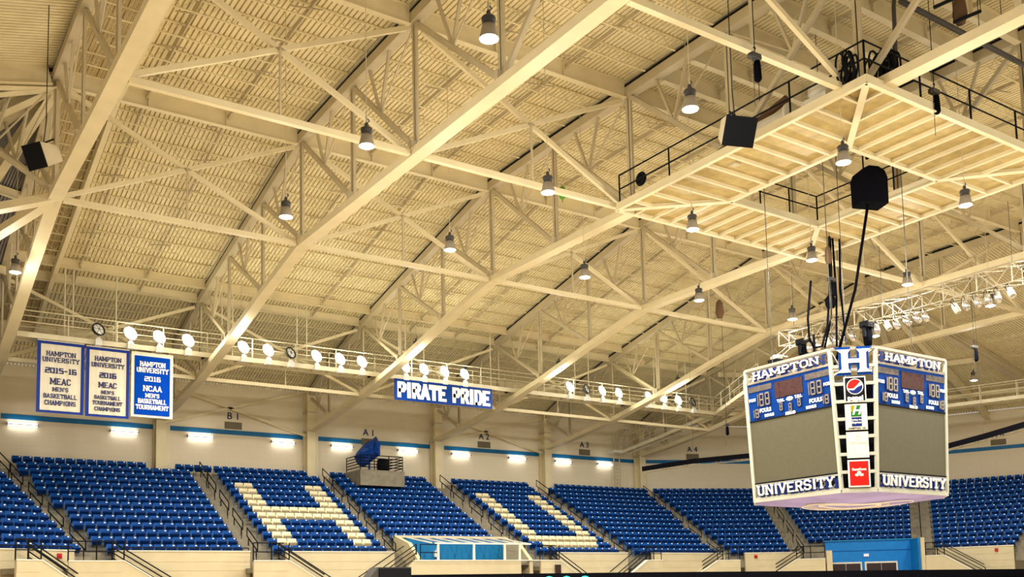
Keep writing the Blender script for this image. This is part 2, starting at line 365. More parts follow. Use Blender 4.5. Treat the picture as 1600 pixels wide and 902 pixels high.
sections = [  # segment, name used in labels, left edge u(d) at d=12.3 and d=1, right edge likewise, first row, kind
 (0, 'in the block at far left beside the first aisle', (1.0, .6), (None, None), 0, ''),
 (1, 'in the block left of the white H', (3.4, .28), (10.62, 10.62), 0, ''),
 (1, 'in the block with the white H', (12.28, 12.24), (19.22, 19.22), 0, 'H'),
 (1, 'in the block above the glass box', (20.3, 20.3), (27.95, 27.95), 2, 'box'),
 (1, 'in the block with the white U', (29.95, 29.95), (36.9, 36.9), 0, 'U'),
 (1, 'in the block under sign A3', (38.27, 38.27), (46.1, 49.3), 0, ''),
 (2, 'in the block under sign A4', (3.1, .9), (7.9, 10.5), 0, ''),
 (3, 'in the block above the blue entrance', (3.1, .9), (10.1, 12.3), 2, ''),
 (4, 'in the block under sign A6', (3.1, .9), (8.5, 10.6), 0, '')]
seats = []
for (si, nm, le, re, first, kind) in sections:
    sg = SEG[si]
    if re[0] is None: re = (sg['L']-2.15, sg['L']-1.1)
    for r in range(first, NR):
        d = 11.7-RUN*r; f = (12.3-(DF-RUN*r))/11.3
        a = le[0]+(le[1]-le[0])*f; b = re[0]+(re[1]-re[0])*f
        if r == NR-1 and 'left of the white H' in nm: b = 12.2
        n = int((b-a+.25)/WS)
        anchor_right = kind == '' and si in (1,) and le[0] != le[1]
        fromright = (le[0] != le[1] and si == 1)
        cl = []
        for i in range(n):
            u = (b-(n-1-i+.5)*WS) if fromright else (a+(i+.5)*WS)
            if kind == '' and si != 1: u = (a+b)/2+(i-(n-1)/2)*(b-a)/n if n else 0
            if kind == 'box' and r >= 12 and 21.3 < u < 24.95: continue
            if abs(u+7.1-16.2) < .75 and r == 13 and si == 1: continue
            if any(abs(u+7.1-t) < .55 for t in TX[2:5]) and r == 13 and si == 1: continue
            white = False
            if kind == 'H': white = (1 <= r <= 4 or 7 <= r <= 10) and i in (1, 2, 9, 10) or r in (5, 6) and 1 <= i <= 10
            if kind == 'U': white = (3 <= r <= 10) and i in (1, 2, 9, 10) or r == 2 and 1 <= i <= 10 or r == 1 and 2 <= i <= 9
            p = loc(sg, u, d, Z0+RISE*r)
            seats.append((p, -math.radians(sg['a']), white, nm, r, i, n))
sb_ = sorted(seats, key=lambda s: s[0].length)
first300 = set(id(s) for s in sb_[:300])
nb = nc = 0; rest = []
for s in seats:
    p, rz, white, nm, r, i, n = s
    if id(s) not in first300: rest.append(s); continue
    if white: o = cream0 if nc == 0 else copy_tree(cream0); nc += 1
    else: o = blue0 if nb == 0 else copy_tree(blue0); nb += 1
    o.location = p; o.rotation_euler = (0, 0, rz)
    where = nm.replace('in the block ', '')
    rows = 'bottom row' if r == 0 else ('top row' if r == NR-1 else ordw(r+1)+' row up')
    tag(o, ('cream' if white else 'blue')+' seat, '+ordw(i+1)+' from left, '+rows+', block '+where, 'seat', 'cream seats spelling letters' if white else 'blue seats of the nearest blocks')
# the remaining blue seats, too many to stand alone
mb = MB()
cache2 = [[([v.co.copy() for v in c.data.vertices], [tuple(p.vertices) for p in c.data.polygons], c.data.materials[0]) for c in o0.children] for o0 in (blue0, cream0)]
for p, rz, wh, *_ in rest:
    mx = Matrix.Translation(p) @ Matrix.Rotation(rz, 4, 'Z')
    for vs, fs, m in cache2[1 if wh else 0]: mb.add([mx @ v for v in vs], fs, m)
o = mb.build('stadium_seat_mass'); tag(o, 'remaining stadium seats of the farther blocks, blue with some cream ones', 'seat', kind='stuff')

# ---- aisle steps with their rails
aisles = [(0, lambda d: SEG[0]['L']-.62-.13*(d-1), 'between far left block and next block'), (1, lambda d: 11.45, 'left of the white H block'), (1, lambda d: 19.76, 'right of the white H block'),
          (1, lambda d: 28.95, 'left of the white U block'), (1, lambda d: 37.6, 'right of the white U block'), (1, lambda d: 49.0-.199*d, 'beside the block under sign A3'),
          (3, lambda d: .0+.199*d, 'left of the block over blue entrance'), (4, lambda d: .199*d, 'right of the block over blue entrance')]
def aisle_rail(p, q, nm, idx):
    e = empty('aisle_handrail', (p.x, p.y, p.z), 0, 'black pipe handrail loop, '+ordw(idx)+' up the aisle '+nm, 'handrail', 'aisle handrails')
    q = q-p; h1, h2 = .98, .52
    mb = MB(); mb.tube([(0, 0, h2), (0, 0, h1), (q.x*.5, q.y*.5, q.z*.5+h1), (q.x, q.y, q.z+h1), (q.x, q.y, q.z+h2), (q.x*.5, q.y*.5, q.z*.5+h2), (0, 0, h2)], .035, 6); mb.build('rail', M['black'], e)
    for f in (.12, .85):
        mb = MB(); mb.tube([(q.x*f, q.y*f, q.z*f-.1), (q.x*f, q.y*f, q.z*f+h2)], .032, 6); mb.build('post', M['black'], e)
for (si, uf, nm) in aisles:
    sg = SEG[si]; mb = MB()
    for r in range(NR-1):
        d = DF-RUN*r; z = Z0+RISE*r; u = uf(d)
        mxx = frame(loc(sg, 0, 0), rot(sg['a']), -inward(sg['a']))
        mb.box((u-.55, -(d-RUN), z), (u+.55, -(d-RUN)-.38, z+RISE/2), None, mxx)
    o = mb.build('aisle_steps', M['concrete']); tag(o, 'grey half steps of the stair '+nm, 'steps')
    for j, r in enumerate((0, 3, 6, 9, 11)):
        d = DF-RUN*(r+.3); d2 = d-RUN*2.1; off = -.1 if si != 0 else 0
        aisle_rail(loc(sg, uf(d)+off, d, Z0+RISE*r), loc(sg, uf(d2)+off, d2, Z0+RISE*(r+2.1)), nm, j+1)

# ---- front parapets, landings, stairs down with their rails
PD, PZ, LD, LZ = 12.6, 2.43, 13.9, 1.86
def parapet(si, u0, u1, label):
    mx = frame(loc(SEG[si], 0, 0), rot(SEG[si]['a']), -inward(SEG[si]['a']))
    e = empty('parapet_wall', (0, 0, 0), 0, label, 'parapet', 'cream parapets in front of the seat blocks'); 
    mb = MB(); mb.box((u0, -PD, FLOOR), (u1, -PD+.18, PZ-.03), None, mx)
    for z in (1.88, 1.42, .96): mb.box((u0, -PD-.012, z), (u1, -PD, z+.42), None, mx)
    mb.build('wall_panel', M['precast'], e)
    mb = MB(); mb.box((u0-.02, -PD-.04, PZ-.03), (u1+.02, -PD+.22, PZ+.02), None, mx); mb.build('coping', M['cap'], e)
    mb = MB(); mb.tube([mx @ Vector((u0+.05, -PD+.1, PZ+.17)), mx @ Vector((u1-.05, -PD+.1, PZ+.17))], .028, 6)
    for k in range(int((u1-u0)/2)+2):
        x = min(u0+.05+k*2, u1-.05); mb.tube([mx @ Vector((x, -PD+.1, PZ)), mx @ Vector((x, -PD+.1, PZ+.17))], .02, 6)
    mb.build('top_rail', M['black'], e)
    return e
e0 = parapet(0, .3, SEG[0]['L']-3.0, 'cream parapet wall in front of the far left seat block')
parapet(1, 3.95, 10.75, 'cream parapet wall in front of the block left of white H')
parapet(1, 12.75, 19.3, 'cream parapet wall in front of the white H block')
parapet(1, 31.2, 37.0, 'cream parapet wall in front of the white U block')
parapet(1, 39.3, 46.3, 'cream parapet wall in front of the block under A3')
parapet(2, 3.9, 8.3, 'cream parapet wall in front of the block under A4')
parapet(4, 3.2, 8.4, 'cream parapet wall in front of the block under A6')
def stair(si, u0, u1, dirn, nm):
    """landing between u0 and u1, stair running down towards dirn (+1 / -1) in front of the parapet"""
    mx = frame(loc(SEG[si], 0, 0), rot(SEG[si]['a']), -inward(SEG[si]['a']))
    e = empty('descending_stair', (0, 0, 0), 0, 'cream walled stair and landing '+nm, 'stair', 'stairs down from the seat blocks')
    ue = u1 if dirn > 0 else u0; run = 4.5; sl = .62
    Q = [(u0, LZ), (u1, LZ)] if dirn > 0 else [(u1, LZ), (u0, LZ)]
    P = [Vector((Q[0][0], -LD, FLOOR)), Vector((Q[0][0], -LD, LZ)), Vector((ue, -LD, LZ)), Vector((ue+dirn*run, -LD, LZ-run*sl)), Vector((ue+dirn*run, -LD, FLOOR))]
    mb = MB(); mb.prism([mx @ p for p in P], mx.to_3x3() @ Vector((0, .16, 0)))
    mb.box((min(u0, u1)+.02, -LD-.01, LZ-.52), (max(u0, u1)-.1, -LD, LZ-.02), None, mx); mb.build('outer_wall', M['precast'], e)
    mb = MB(); mb.bar(mx @ Vector((Q[0][0], -LD+.08, LZ+.02)), mx @ Vector((ue, -LD+.08, LZ+.02)), .22, .05); mb.bar(mx @ Vector((ue, -LD+.08, LZ+.02)), mx @ Vector((ue+dirn*run, -LD+.08, LZ+.02-run*sl)), .22, .05); mb.build('coping', M['cap'], e)
    mb = MB(); mb.box((u0, -LD+.16, LZ-.6), (u1, -PD, LZ-.35), None, mx)
    for k in range(12): x = ue+dirn*(k*.36); mb.box((min(x, x+dirn*.36), -LD+.16, LZ-.6-.22*(k+1)), (max(x, x+dirn*.36), -PD, LZ-.35-.22*(k+1)+.0), None, mx)
    mb.build('steps', M['concrete'], e)
    # rails
    mb = MB(); y = -LD+.30
    for j, zz in enumerate((1.0, .74, .48, .22)):
        off = .12*j
        a = Vector((ue-dirn*.5+off*0, y, LZ+zz-.05)); b = Vector((ue+dirn*2.55, y, LZ+zz-.05-3.05*sl+.0))
        mb.tube([mx @ a, mx @ b], .032, 6)
    mb.tube([mx @ Vector((ue+dirn*2.55, y, LZ+.95-3.05*sl)), mx @ Vector((ue+dirn*2.55, y, LZ-.4-3.05*sl))], .032, 6)
    mb.tube([mx @ Vector((ue-dirn*.5, y, LZ-.3)), mx @ Vector((ue-dirn*.5, y, LZ+.95))], .038, 6); mb.build('stair_rail', M['black'], e)
    mb = MB(); y2 = -PD-.25
    mb.tube([mx @ Vector((ue-dirn*.2, y2, LZ+.9)), mx @ Vector((ue+dirn*2.4, y2, LZ+.9-2.6*sl))], .032, 6); mb.build('wall_rail', M['black'], e)
    mb = MB(); a, b = (u0, u1)
    for zz in (.95, .48): mb.tube([mx @ Vector((a, -LD+.1, LZ+zz)), mx @ Vector((b-.3 if dirn > 0 else b, -LD+.1, LZ+zz))], .03, 6)
    for x in (a, (a+b)/2, b): mb.tube([mx @ Vector((x, -LD+.1, LZ)), mx @ Vector((x, -LD+.1, LZ+.95))], .034, 6)
    mb.build('landing_rail', M['black'], e)
stair(0, SEG[0]['L']-6.6, SEG[0]['L']-5.4, 1, 'below the far left seat block')
stair(1, 1.6, 4.1, 1, 'below the aisle left of the nearest full block')
stair(1, 10.5, 12.45, 1, 'below the aisle left of the white H')
stair(1, 28.8, 30.3, 1, 'below the aisle left of the white U')
stair(1, 37.6, 38.95, -1, 'below the aisle right of the white U')
stair(2, 1.2, 2.9, -1, 'below the aisle between signs A3 and A4')
stair(3, 1.6, 3.6, -1, 'left of the blue entrance')
stair(4, 2.85, 4.1, 1, 'right of the blue entrance')
# glazed box under the block beside the white H
e = empty('glazed_box', (0, 0, 0), 0, 'glass roofed viewing box with blue interior below the stands', 'viewing box')
mx = frame((7.1, WY, 0), (1, 0, 0), (0, 1, 0))
def pp(x, d, z): return Vector((x, WY-d, z))
mb = MB(); mb.prism([pp(26.3, LD, FLOOR), pp(26.3, LD, 1.2), pp(27.05, LD, LZ), pp(34.4, LD, LZ), pp(34.4, LD, FLOOR)], (0, .16, 0)); mb.box((27.1, WY-LD-.012, .9), (34.3, WY-LD, 1.42)); mb.build('front_wall', M['precast'], e)
mb = MB(); mb.box((27.0, WY-LD-.04, LZ), (35.9, WY-LD+.2, LZ+.05)); mb.build('coping', M['cap'], e)
for x in (27.3, 35.1): mb = MB(); mb.prism([pp(x, 10.75, FLOOR), pp(x, 10.75, 3.5), pp(x, 12.6, 2.95), pp(x, 13.8, 1.9), pp(x, 13.8, FLOOR)], (.25, 0, 0)); mb.build('side_wall', M['precast'], e)
mb = MB(); mb.box((27.5, WY-10.85, .8), (35.1, WY-10.7, 3.35)); mb.build('rear_wall', M['suite'], e)
mb = MB(); mb.box((27.3, WY-10.9, 3.35), (35.3, WY-10.6, 3.5)); mb.build('eave_beam', M['precast'], e)
mb = MB(); mb.box((27.5, WY-13.7, 1.5), (35.1, WY-10.8, 1.6)); mb.build('inner_floor', M['doorbrown'], e)
for x in (28.55, 31.0, 33.2, 34.3):
    mb = MB(); mb.box((x, WY-LD+.03, LZ), (x+.12, WY-LD+.13, 2.86)); mb.build('mullion', M['cap'], e)
mb = MB(); mb.box((28.4, WY-LD+.02, 2.84), (35.2, WY-LD+.14, 2.93)); mb.build('head_rail', M['cap'], e)
for k in range(8):
    x = 28.0+k*.98
    mb = MB(); mb.bar((x+.2, WY-LD+.1, 2.9), (x, WY-10.8, 3.42), .09, .06); mb.build('glazing_bar', M['cap'], e)
mb = MB(); mb.quad(pp(28.5, LD-.08, 2.92), pp(35.2, LD-.08, 2.92), pp(35.0, 10.9, 3.44), pp(27.8, 10.9, 3.44)); mb.build('glass_roof', M['glass'], e)
mb = MB(); mb.box((30.0, WY-11.0, 2.2), (30.25, WY-10.86, 2.6)); mb.tube([(30.12, WY-11.0, 2.6), (30.12, WY-11.0, 2.75)], .02, 6)
o = mb.build('wall_fan', M['white'], e)
mb = MB(); mb.box((29.0, WY-13.2, 1.6), (30.8, WY-12.8, 1.9)); mb.build('counter', M['grey'], e)
e = empty('descending_stair', (0, 0, 0), 0, 'stair with black rails running down left beside the glass box', 'stair', 'stairs down from the seat blocks')
mb = MB(); 
for j, zz in enumerate((.98, .72, .46, .2)): mb.tube([pp(27.4, LD-.5, LZ+zz), pp(24.85, LD-.5, LZ+zz-1.6)], .032, 6)
mb.tube([pp(27.4, LD-.5, LZ-.3), pp(27.4, LD-.5, LZ+1.0)], .038, 6); mb.build('stair_rail', M['black'], e)
mb = MB(); mb.tube([pp(26.9, PD+.25, LZ+.9), pp(23.8, PD+.25, LZ-1.0)], .032, 6); mb.build('wall_rail', M['black'], e)
mb = MB()
for k in range(10): mb.box((27.3-.36*(k+1), WY-LD+.16, LZ-.6-.22*(k+1)), (27.3-.36*k, WY-PD, LZ-.35-.22*(k+1)))
mb.build('steps', M['concrete'], e)
mb = MB(); 
for zz in (.95, .48): mb.tube([pp(27.45, LD-.1, LZ+zz), pp(28.6, LD-.1, LZ+zz)], .03, 6)
for x in (27.45, 28.6): mb.tube([pp(x, LD-.1, LZ), pp(x, LD-.1, LZ+.95)], .034, 6)
mb.build('landing_rail', M['black'], e)
# blue painted entrance under the diagonal block
sg = SEG[3]; mxd = frame(loc(sg, 0, 0), rot(45), -inward(45))
e = empty('blue_entrance', (0, 0, 0), 0, 'bright blue painted entrance recess with dark double doors', 'entrance')
mb = MB(); mb.box((4.0, -10.9, FLOOR), (10.2, -10.7, 3.2), None, mxd); mb.box((10.1, -13.6, FLOOR), (10.25, -10.8, 3.2), None, mxd); mb.build('recess_wall', M['portal'], e)
mb = MB(); mb.box((4.2, -10.93, 2.45), (10.1, -10.9, 2.48), None, mxd); mb.build('joint_line', M['royal'], e)
mb = MB(); mb.box((3.9, -11.0, 3.2), (10.3, -10.5, 3.3), None, mxd); mb.build('lintel', M['suite'], e)
mb = MB(); mb.box((10.25, -13.9, FLOOR), (10.5, -10.6, 3.2), None, mxd); mb.box((3.7, -13.9, FLOOR), (4.1, -12.6, 2.45), None, mxd); mb.build('side_pier', M['precast'], e)
for x0, x1 in ((4.35, 6.45), (6.9, 9.0)):
    mb = MB(); mb.box((x0-.12, -11.0, -1), (x1+.12, -10.9, 1.62), None, mxd); f = mb.build('door_frame', M['offwhite'], e)
    for a, b in ((x0, (x0+x1)/2-.02), ((x0+x1)/2+.02, x1)):
        mb = MB(); mb.box((a, -11.05, -1), (b, -11.0, 1.5), None, mxd); dd = mb.build('door_leaf', M['doorbrown'], f)
mb = MB(); mb.box((6.75, -11.0, 2.02), (7.1, -10.9, 2.22), None, mxd); tag(mb.build('exit_sign', M['exit']), 'small lit exit sign on the blue entrance wall', 'sign')
for si, u in ((1, -.9), (2, 4.6), (4, 7.2)):
    mxq = frame(loc(SEG[si], 0, 0), rot(SEG[si]['a']), -inward(SEG[si]['a']))
    lb = {1: 'small red fire alarm box on the far left parapet', 2: 'small red fire alarm box on parapet under sign A4', 4: 'small red fire alarm box on parapet under sign A6'}[si]
    mb = MB()
    if si == 1: mxq = frame(loc(SEG[0], 0, 0), rot(-22.5), -inward(-22.5)); u = SEG[0]['L']-3.9
    mb.box((u, -PD-.08, 2.02), (u+.22, -PD, 2.26), None, mxq); mb.box((u+.05, -PD-.1, 2.1), (u+.17, -PD-.08, 2.16), None, mxq); tag(mb.build('fire_alarm', M['redbox']), lb, 'alarm', 'red alarm boxes on the parapets')

# camera stand with tarp
e = empty('camera_stand', (0, 0, 0), 0, 'concrete camera stand with black railing above the middle block', 'stand')
mb = MB(); mb.box((28.6, 60.3, 7.35), (31.95, WY, 8.42)); mb.build('plinth', M['concrete'], e)
mb = MB()
for zz in (1.0, .8, .6, .4, .2): mb.tube([(28.65, 62.6, 8.42+zz), (28.65, 60.4, 8.42+zz), (31.85, 60.4, 8.42+zz), (31.85, 62.6, 8.42+zz)], .035, 6)
for x, y in ((28.65, 62.6), (28.65, 60.4), (29.7, 60.4), (30.8, 60.4), (31.85, 60.4), (31.85, 62.6)): mb.tube([(x, y, 8.42), (x, y, 9.42)], .032, 6)
mb.build('railing', M['black'], e)
mb = MB(); mb.lathe([(.0, 0), (.42, .02), (.45, .5), (.4, .85), (.2, .92), (0, .93)], 14, None, (30.75, 61.2, 8.43)); tag(mb.build('black_drum', M['black']), 'black round topped case on the camera stand', 'case')
# tarp: faceted folds over a camera on its tripod
OUT = [(28.70, 9.4), (28.93, 8.93), (29.3, 8.72), (29.6, 8.85), (29.9, 9.1), (30.2, 9.35), (30.5, 9.6), (30.58, 9.95), (30.55, 10.35), (30.45, 10.65), (30.3, 10.9), (30.1, 10.72), (29.75, 10.55), (29.4, 10.3), (29.15, 10.0), (28.9, 9.72)]
mb = MB(); rc = random.Random(3); cx, cz = 29.75, 9.75; vs = []
for sc_, yy, jit in ((1, 61.5, 0), (1, 61.35, .02), (.86, 61.0, .09), (.55, 60.8, .10), (.22, 60.72, .06)):
    for q, (x, z) in enumerate(OUT): vs.append((cx+(x-cx)*sc_+rc.uniform(-jit, jit)*.5, yy+(jit if q % 2 else -jit)*.9, cz+(z-cz)*sc_+rc.uniform(-jit, jit)*.5))
n = len(OUT); fs = [(j*n+k, j*n+(k+1) % n, (j+1)*n+(k+1) % n, (j+1)*n+k) for j in range(4) for k in range(n)]+[tuple(range(n)), tuple(range(4*n, 5*n))]
mb.add(vs, fs, None, False); mb.tube([(29.75, 61.3, 9.2), (29.75, 61.3, 8.42)], .08, 6); tag(mb.build('covered_camera', M['tarp']), 'tall camera wrapped in creased blue tarp on camera stand', 'covered camera')

# ---- things on the back wall
def wall_frame(si): return frame(loc(SEG[si], 0, 0), rot(SEG[si]['a']), -inward(SEG[si]['a']))
for si, u, t in ((1, 21.06-7.1, 'B1'), (1, 30.93-7.1, 'A1'), (1, 40.73-7.1, 'A2'), (1, 50.6-7.1, 'A3'), (2, 5.2, 'A4'), (4, 6.4, 'A6')):
    mxw = wall_frame(si); mxx = mxw @ Matrix.Translation((u, -.06, 11.95 if t != 'A1' else 11.55))
    e = empty('section_sign', (0, 0, 0), 0, 'section letters '+t+' above a dark wall vent', 'sign', 'section signs on the upper wall')
    font_text('lettering', t[0]+' '+t[1], .66, mxx, M['navy'], e, bold=.0, depth=.03)
    mb = MB(); z = 11.34 if t != 'A1' else 10.9; mb.box((u-.58, -.05, z-.24), (u+.58, 0, z+.24), None, mxw)
    for k in range(6): mb.box((u-.55, -.08, z-.2+k*.075), (u+.55, -.05, z-.17+k*.075), None, mxw)
    mb.build('vent', M['vent'], e)
tub = [(1, x-7.1) for x in (14.17, 18.88, 24.47, 28.8, 34.03, 38.58, 43.76, 48.31, 52.68)]+[(1, 1.35)]
for j, (si, u) in enumerate(tub):
    mxw = wall_frame(si)
    e = empty('wall_light', (0, 0, 0), 0, 'fluorescent wall light under the blue stripe, '+ordw(1 if j == 9 else j+2)+' from the left', 'wall light', 'fluorescent lights along the back wall')
    z = 10.42
    mb = MB(); mb.box((u-.82, -.26, z-.02), (u+.82, -.02, z+.02), None, mxw); mb.box((u-.84, -.26, z-.06), (u-.80, -.02, z+.10), None, mxw); mb.box((u+.80, -.26, z-.06), (u+.84, -.02, z+.10), None, mxw); mb.build('housing', M['grey'], e)
    for zz in (.07, -.07):
        mb = MB(); mb.tube([mxw @ Vector((u-.78, -.14, z+zz)), mxw @ Vector((u+.78, -.14, z+zz))], .03, 8); mb.build('tube', M['tube'], e)
    for sgn in (1, -1):
        ld = bpy.data.lights.new('tube_light', 'AREA'); ld.shape = 'RECTANGLE'; ld.size = 1.5; ld.size_y = .12; ld.energy = TUBE_W; ld.color = (1, .97, .9)
        lo = bpy.data.objects.new('tube_light', ld); COL.objects.link(lo); lo.location = mxw @ Vector((u, -.16, z+sgn*.14)); lo.parent = e
        lo.rotation_euler = (PI if sgn > 0 else 0, 0, 0)

# columns in the back wall
for i, x in enumerate(TX):
    e = empty('wall_column', (x, WY-.35, 0), 0, 'cream steel wall column carrying the '+TN[i]+' roof truss from the left', 'column', 'wall columns')
    mb = MB(); mb.box((-.30, -.55, 7.5), (.30, -.50, 14.0)); mb.box((-.30, .2, 7.5), (.30, .25, 14.0)); mb.box((-.03, -.5, 7.5), (.03, .2, 14.0)); mb.build('shaft', M['steel'], e)
    mb = MB(); mb.box((-.34, -.6, 11.2), (.34, .25, 11.3)); mb.box((-.3, -.58, 12.5), (.3, .25, 12.58)); mb.build('stiffener', M['steel2'], e)
    mb = MB(); mb.box((.32, -.25, 7.55), (.62, .3, 11.0)); mb.build('pilaster', M['siding'], e)
for x0, x1, zz, nm in ((16.4, 26.0, 14.0, 'B1'), (36.4, 46.0, 13.75, 'A2')):
    for a, b, w in (((x0, 11.12), (x1, zz), 'rising'), ((x0, zz-.35), (x1, 10.95), 'falling')):
        mb = MB(); mb.bar((a[0], WY-.35, a[1]), (b[0], WY-.35, b[1]), .12, .16); tag(mb.build('wall_brace', M['steel']), 'cream diagonal wall brace %s to the right over sign %s' % (w, nm), 'brace', 'wall braces')

# ------------------------------------------------------------------ roof trusses
ND = [(.6, 11.3, 13.75), (3.9, 11.6, 15.15), (9.0, 12.3, 16.72), (14.0, 13.25, 17.89), (19.0, 14.4, 19.06), (23.9, 15.4, 20.2), (29.2, 15.4, 20.35), (34.4, 15.4, 20.4), (39.9, 15.4, 20.45), (45.4, 15.4, 20.4), (50.6, 15.4, 20.35), (55.9, 15.4, 20.2)]
def truss(origin, inn, nodes, label, group, cw=.5, name='roof_truss', nxt=True):
    e = empty(name, (origin.x, origin.y, 0), 0, label, 'truss', group)
    def p(d, z): return Vector((inn.x*d, inn.y*d, z))
    mb = MB()
    mb.sweep([p(a[0], a[1]) for a in nodes], cw, .30)
    mb.build('bottom_chord', M['steel'], e)
    mb = MB()
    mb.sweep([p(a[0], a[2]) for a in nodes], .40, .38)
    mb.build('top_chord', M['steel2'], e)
    mb = MB(); mb.sweep([p(a[0], a[2]+.25) for a in nodes], .36, .12); mb.build('dark_gap_strip', M['black'], e)  # added black strip standing for the dark gap between chord and deck
    for i, nd in enumerate(nodes):
        if i > 0:
            mb = MB(); q = .11
            mb.bar(p(nd[0]-.065, nd[1]), p(nd[0]-.065, nd[2]), .17, .09); mb.bar(p(nd[0]+.065, nd[1]), p(nd[0]+.065, nd[2]), .17, .09)
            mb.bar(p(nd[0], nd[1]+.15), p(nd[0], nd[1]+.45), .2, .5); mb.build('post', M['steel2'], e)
        if i+1 < len(nodes):
            b = nodes[i+1]; t0 = p(nd[0], nd[2]-.1); b1 = p(b[0], b[1]+.2)
            if nd[0] < 38:
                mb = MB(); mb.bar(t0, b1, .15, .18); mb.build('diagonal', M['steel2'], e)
                tb, bb = nd, b; far = p(b[0], b[2])
            else:
                t0 = p(b[0], b[2]-.1); b1 = p(nd[0], nd[1]+.2)
                mb = MB(); mb.bar(t0, b1, .15, .18); mb.build('diagonal', M['steel2'], e); far = p(nd[0], nd[2])
            mid = t0.lerp(b1, .47)
            for f, w in ((.3, .10), (.62, .10), (1.0, .05)):
                q = t0.lerp(far, f); q.z = (nd[2]+(b[2]-nd[2])*f if nd[0] < 38 else b[2]+(nd[2]-b[2])*f)-.15
                mb = MB(); mb.bar(mid, q, w, w); mb.build('sub_brace', M['steel2'], e)
    return e
tr_lab = ['cream roof truss at far left over the first aisle', 'cream roof truss second from left, landing left of sign B1', 'cream roof truss third from left, landing left of sign A1',
          'cream roof truss fourth from left, landing left of sign A2', 'cream roof truss fifth from left, landing left of sign A3', 'cream roof truss sixth from left, landing between signs A3 and A4']
for i, x in enumerate(TX): truss(Vector((x, WY, 0)), Vector((0, -1, 0)), ND, tr_lab[i], 'main roof trusses')
KR, KL = Vector((56.2, 39.9, 0)), Vector((6.2, 39.9, 0))
for K, Cn, lab in ((KL, CL, 'radial roof truss fanning left from the far left truss'), (KL, CL2, 'second radial roof truss fanning left from the far left truss')):
    v = (K-Cn); Lr = v.length; v.normalize(); f = Lr/23.9
    truss(Cn, v, [(max(.4, n[0]*f), n[1], n[2]) for n in ND[:6]], lab, 'radial roof trusses', .4, 'radial_truss')

# struts and cross bracing between trusses
def yof(d): return WY-d
strut_rows = [(34.4, 'at the far edge of the platform'), (23.9, 'at the bend of the trusses'), (45.4, 'at the near edge of the platform'), (9.0, 'below the floodlight catwalk')]
for d, nm in strut_rows:
    zb = [n for n in ND if n[0] == d][0][1]; zt = [n for n in ND if n[0] == d][0][2]
    for i in range(5):
        x0, x1 = TX[i]+.3, TX[i+1]-.3; y = yof(d); z = zb-.02
        e = empty('cross_frame', (0, 0, 0), 0, 'cream cross braced frame %s between %s and %s trusses' % (nm, TN[i], TN[i+1]), 'cross frame', 'cross frames between trusses')
        mb = MB(); mb.bar((x0, y, z), (x1, y, z), .20, .20); mb.build('strut', M['steel'], e)
        if i == 2 and d in (34.4, 45.4): continue
        for a, b in (((x0, z+.15), (x1, zt-.35)), ((x0, zt-.35), (x1, z+.15))):
            mb = MB(); mb.bar((a[0], y, a[1]), (b[0], y+.16, b[1]), .14, .17); mb.build('diagonal', M['steel'], e)
        mb = MB(); mb.bar(((x0+x1)/2, y, z), ((x0+x1)/2, y, (z+zt)/2-.1), .07, .07); mb.build('hanger', M['steel2'], e)

# roof surface height (underside of deck) by distance from the wall
PR = [(0, 14.0), (3.9, 15.58), (9.0, 17.12), (10.5, 17.50), (14.0, 18.30), (19.0, 19.48), (23.9, 20.62), (29.2, 20.78), (39.9, 20.9), (50.6, 20.78), (55.9, 20.62), (66, 18.0)]
def deckz(d):
    for (a, za), (b, zb) in zip(PR, PR[1:]):
        if d <= b: return za+(zb-za)*(d-a)/(b-a)
    return PR[-1][1]
def ribs(mb, P0, P1, Q0, Q1, pitch=.2, depth=.10, m=None):
    """ribbed sheet: ribs run from edge P (P0..P1) to edge Q (Q0..Q1)"""
    P0, P1, Q0, Q1 = map(Vector, (P0, P1, Q0, Q1)); n = max(2, int(max((P1-P0).length, (Q1-Q0).length)/pitch))
    vs = []; up_ = Vector((0, 0, depth))
    for i in range(n):
        for f, h in ((0, 0), (.68, 0), (.73, 1), (.95, 1)):
            t = (i+f)/n
            vs.append(P0.lerp(P1, t)+up_*h); vs.append(Q0.lerp(Q1, t)+up_*h)
    vs.append(P1); vs.append(Q1)
    mb.add(vs, [(2*i, 2*i+1, 2*i+3, 2*i+2) for i in range(len(vs)//2-1)], m)
mb = MB()
for (a, za), (b, zb) in zip(PR, PR[1:]):
    if a >= 55.9: break
    ribs(mb, (TX[0], yof(a), za), (TX[5], yof(a), za), (TX[0], yof(b), zb), (TX[5], yof(b), zb), m=M['deck'])
    mb.quad((TX[0], yof(a), za+.2), (TX[5], yof(a), za+.2), (TX[5], yof(b), zb+.2), (TX[0], yof(b), zb+.2), M['deck'])
# end slopes: ribs run down the slope away from the outermost trusses
for K, sgn, xe in ((KR, 1, 83.0), (KL, -1, -20.0)):
    for y0, y1 in ((7.9, 18.2), (18.2, 29.0), (29.0, 39.9)):
        ribs(mb, (K.x, y0, 20.62), (K.x, y1, 20.62), (xe, y0, 14.2), (xe, y1, 14.2), m=M['deck'])
    mb.quad((K.x, 7.9, 20.82), (K.x, 39.9, 20.82), (xe, 39.9, 14.4), (xe, 7.9, 14.4), M['deck'])
fan = [(KR, (TX[5], WY), (C2.x, C2.y)), (KR, (C2.x, C2.y), (C3.x, C3.y)), (KR, (C3.x, C3.y), (C4.x, C4.y)), (KR, (C4.x, C4.y), (83.0, 39.9)),
       (KL, (TX[0], WY), (CL.x, CL.y)), (KL, (CL.x, CL.y), (CL2.x, CL2.y)), (KL, (CL2.x, CL2.y), (CL3.x, CL3.y)), (KL, (CL3.x, CL3.y), (-20.0, 39.9))]
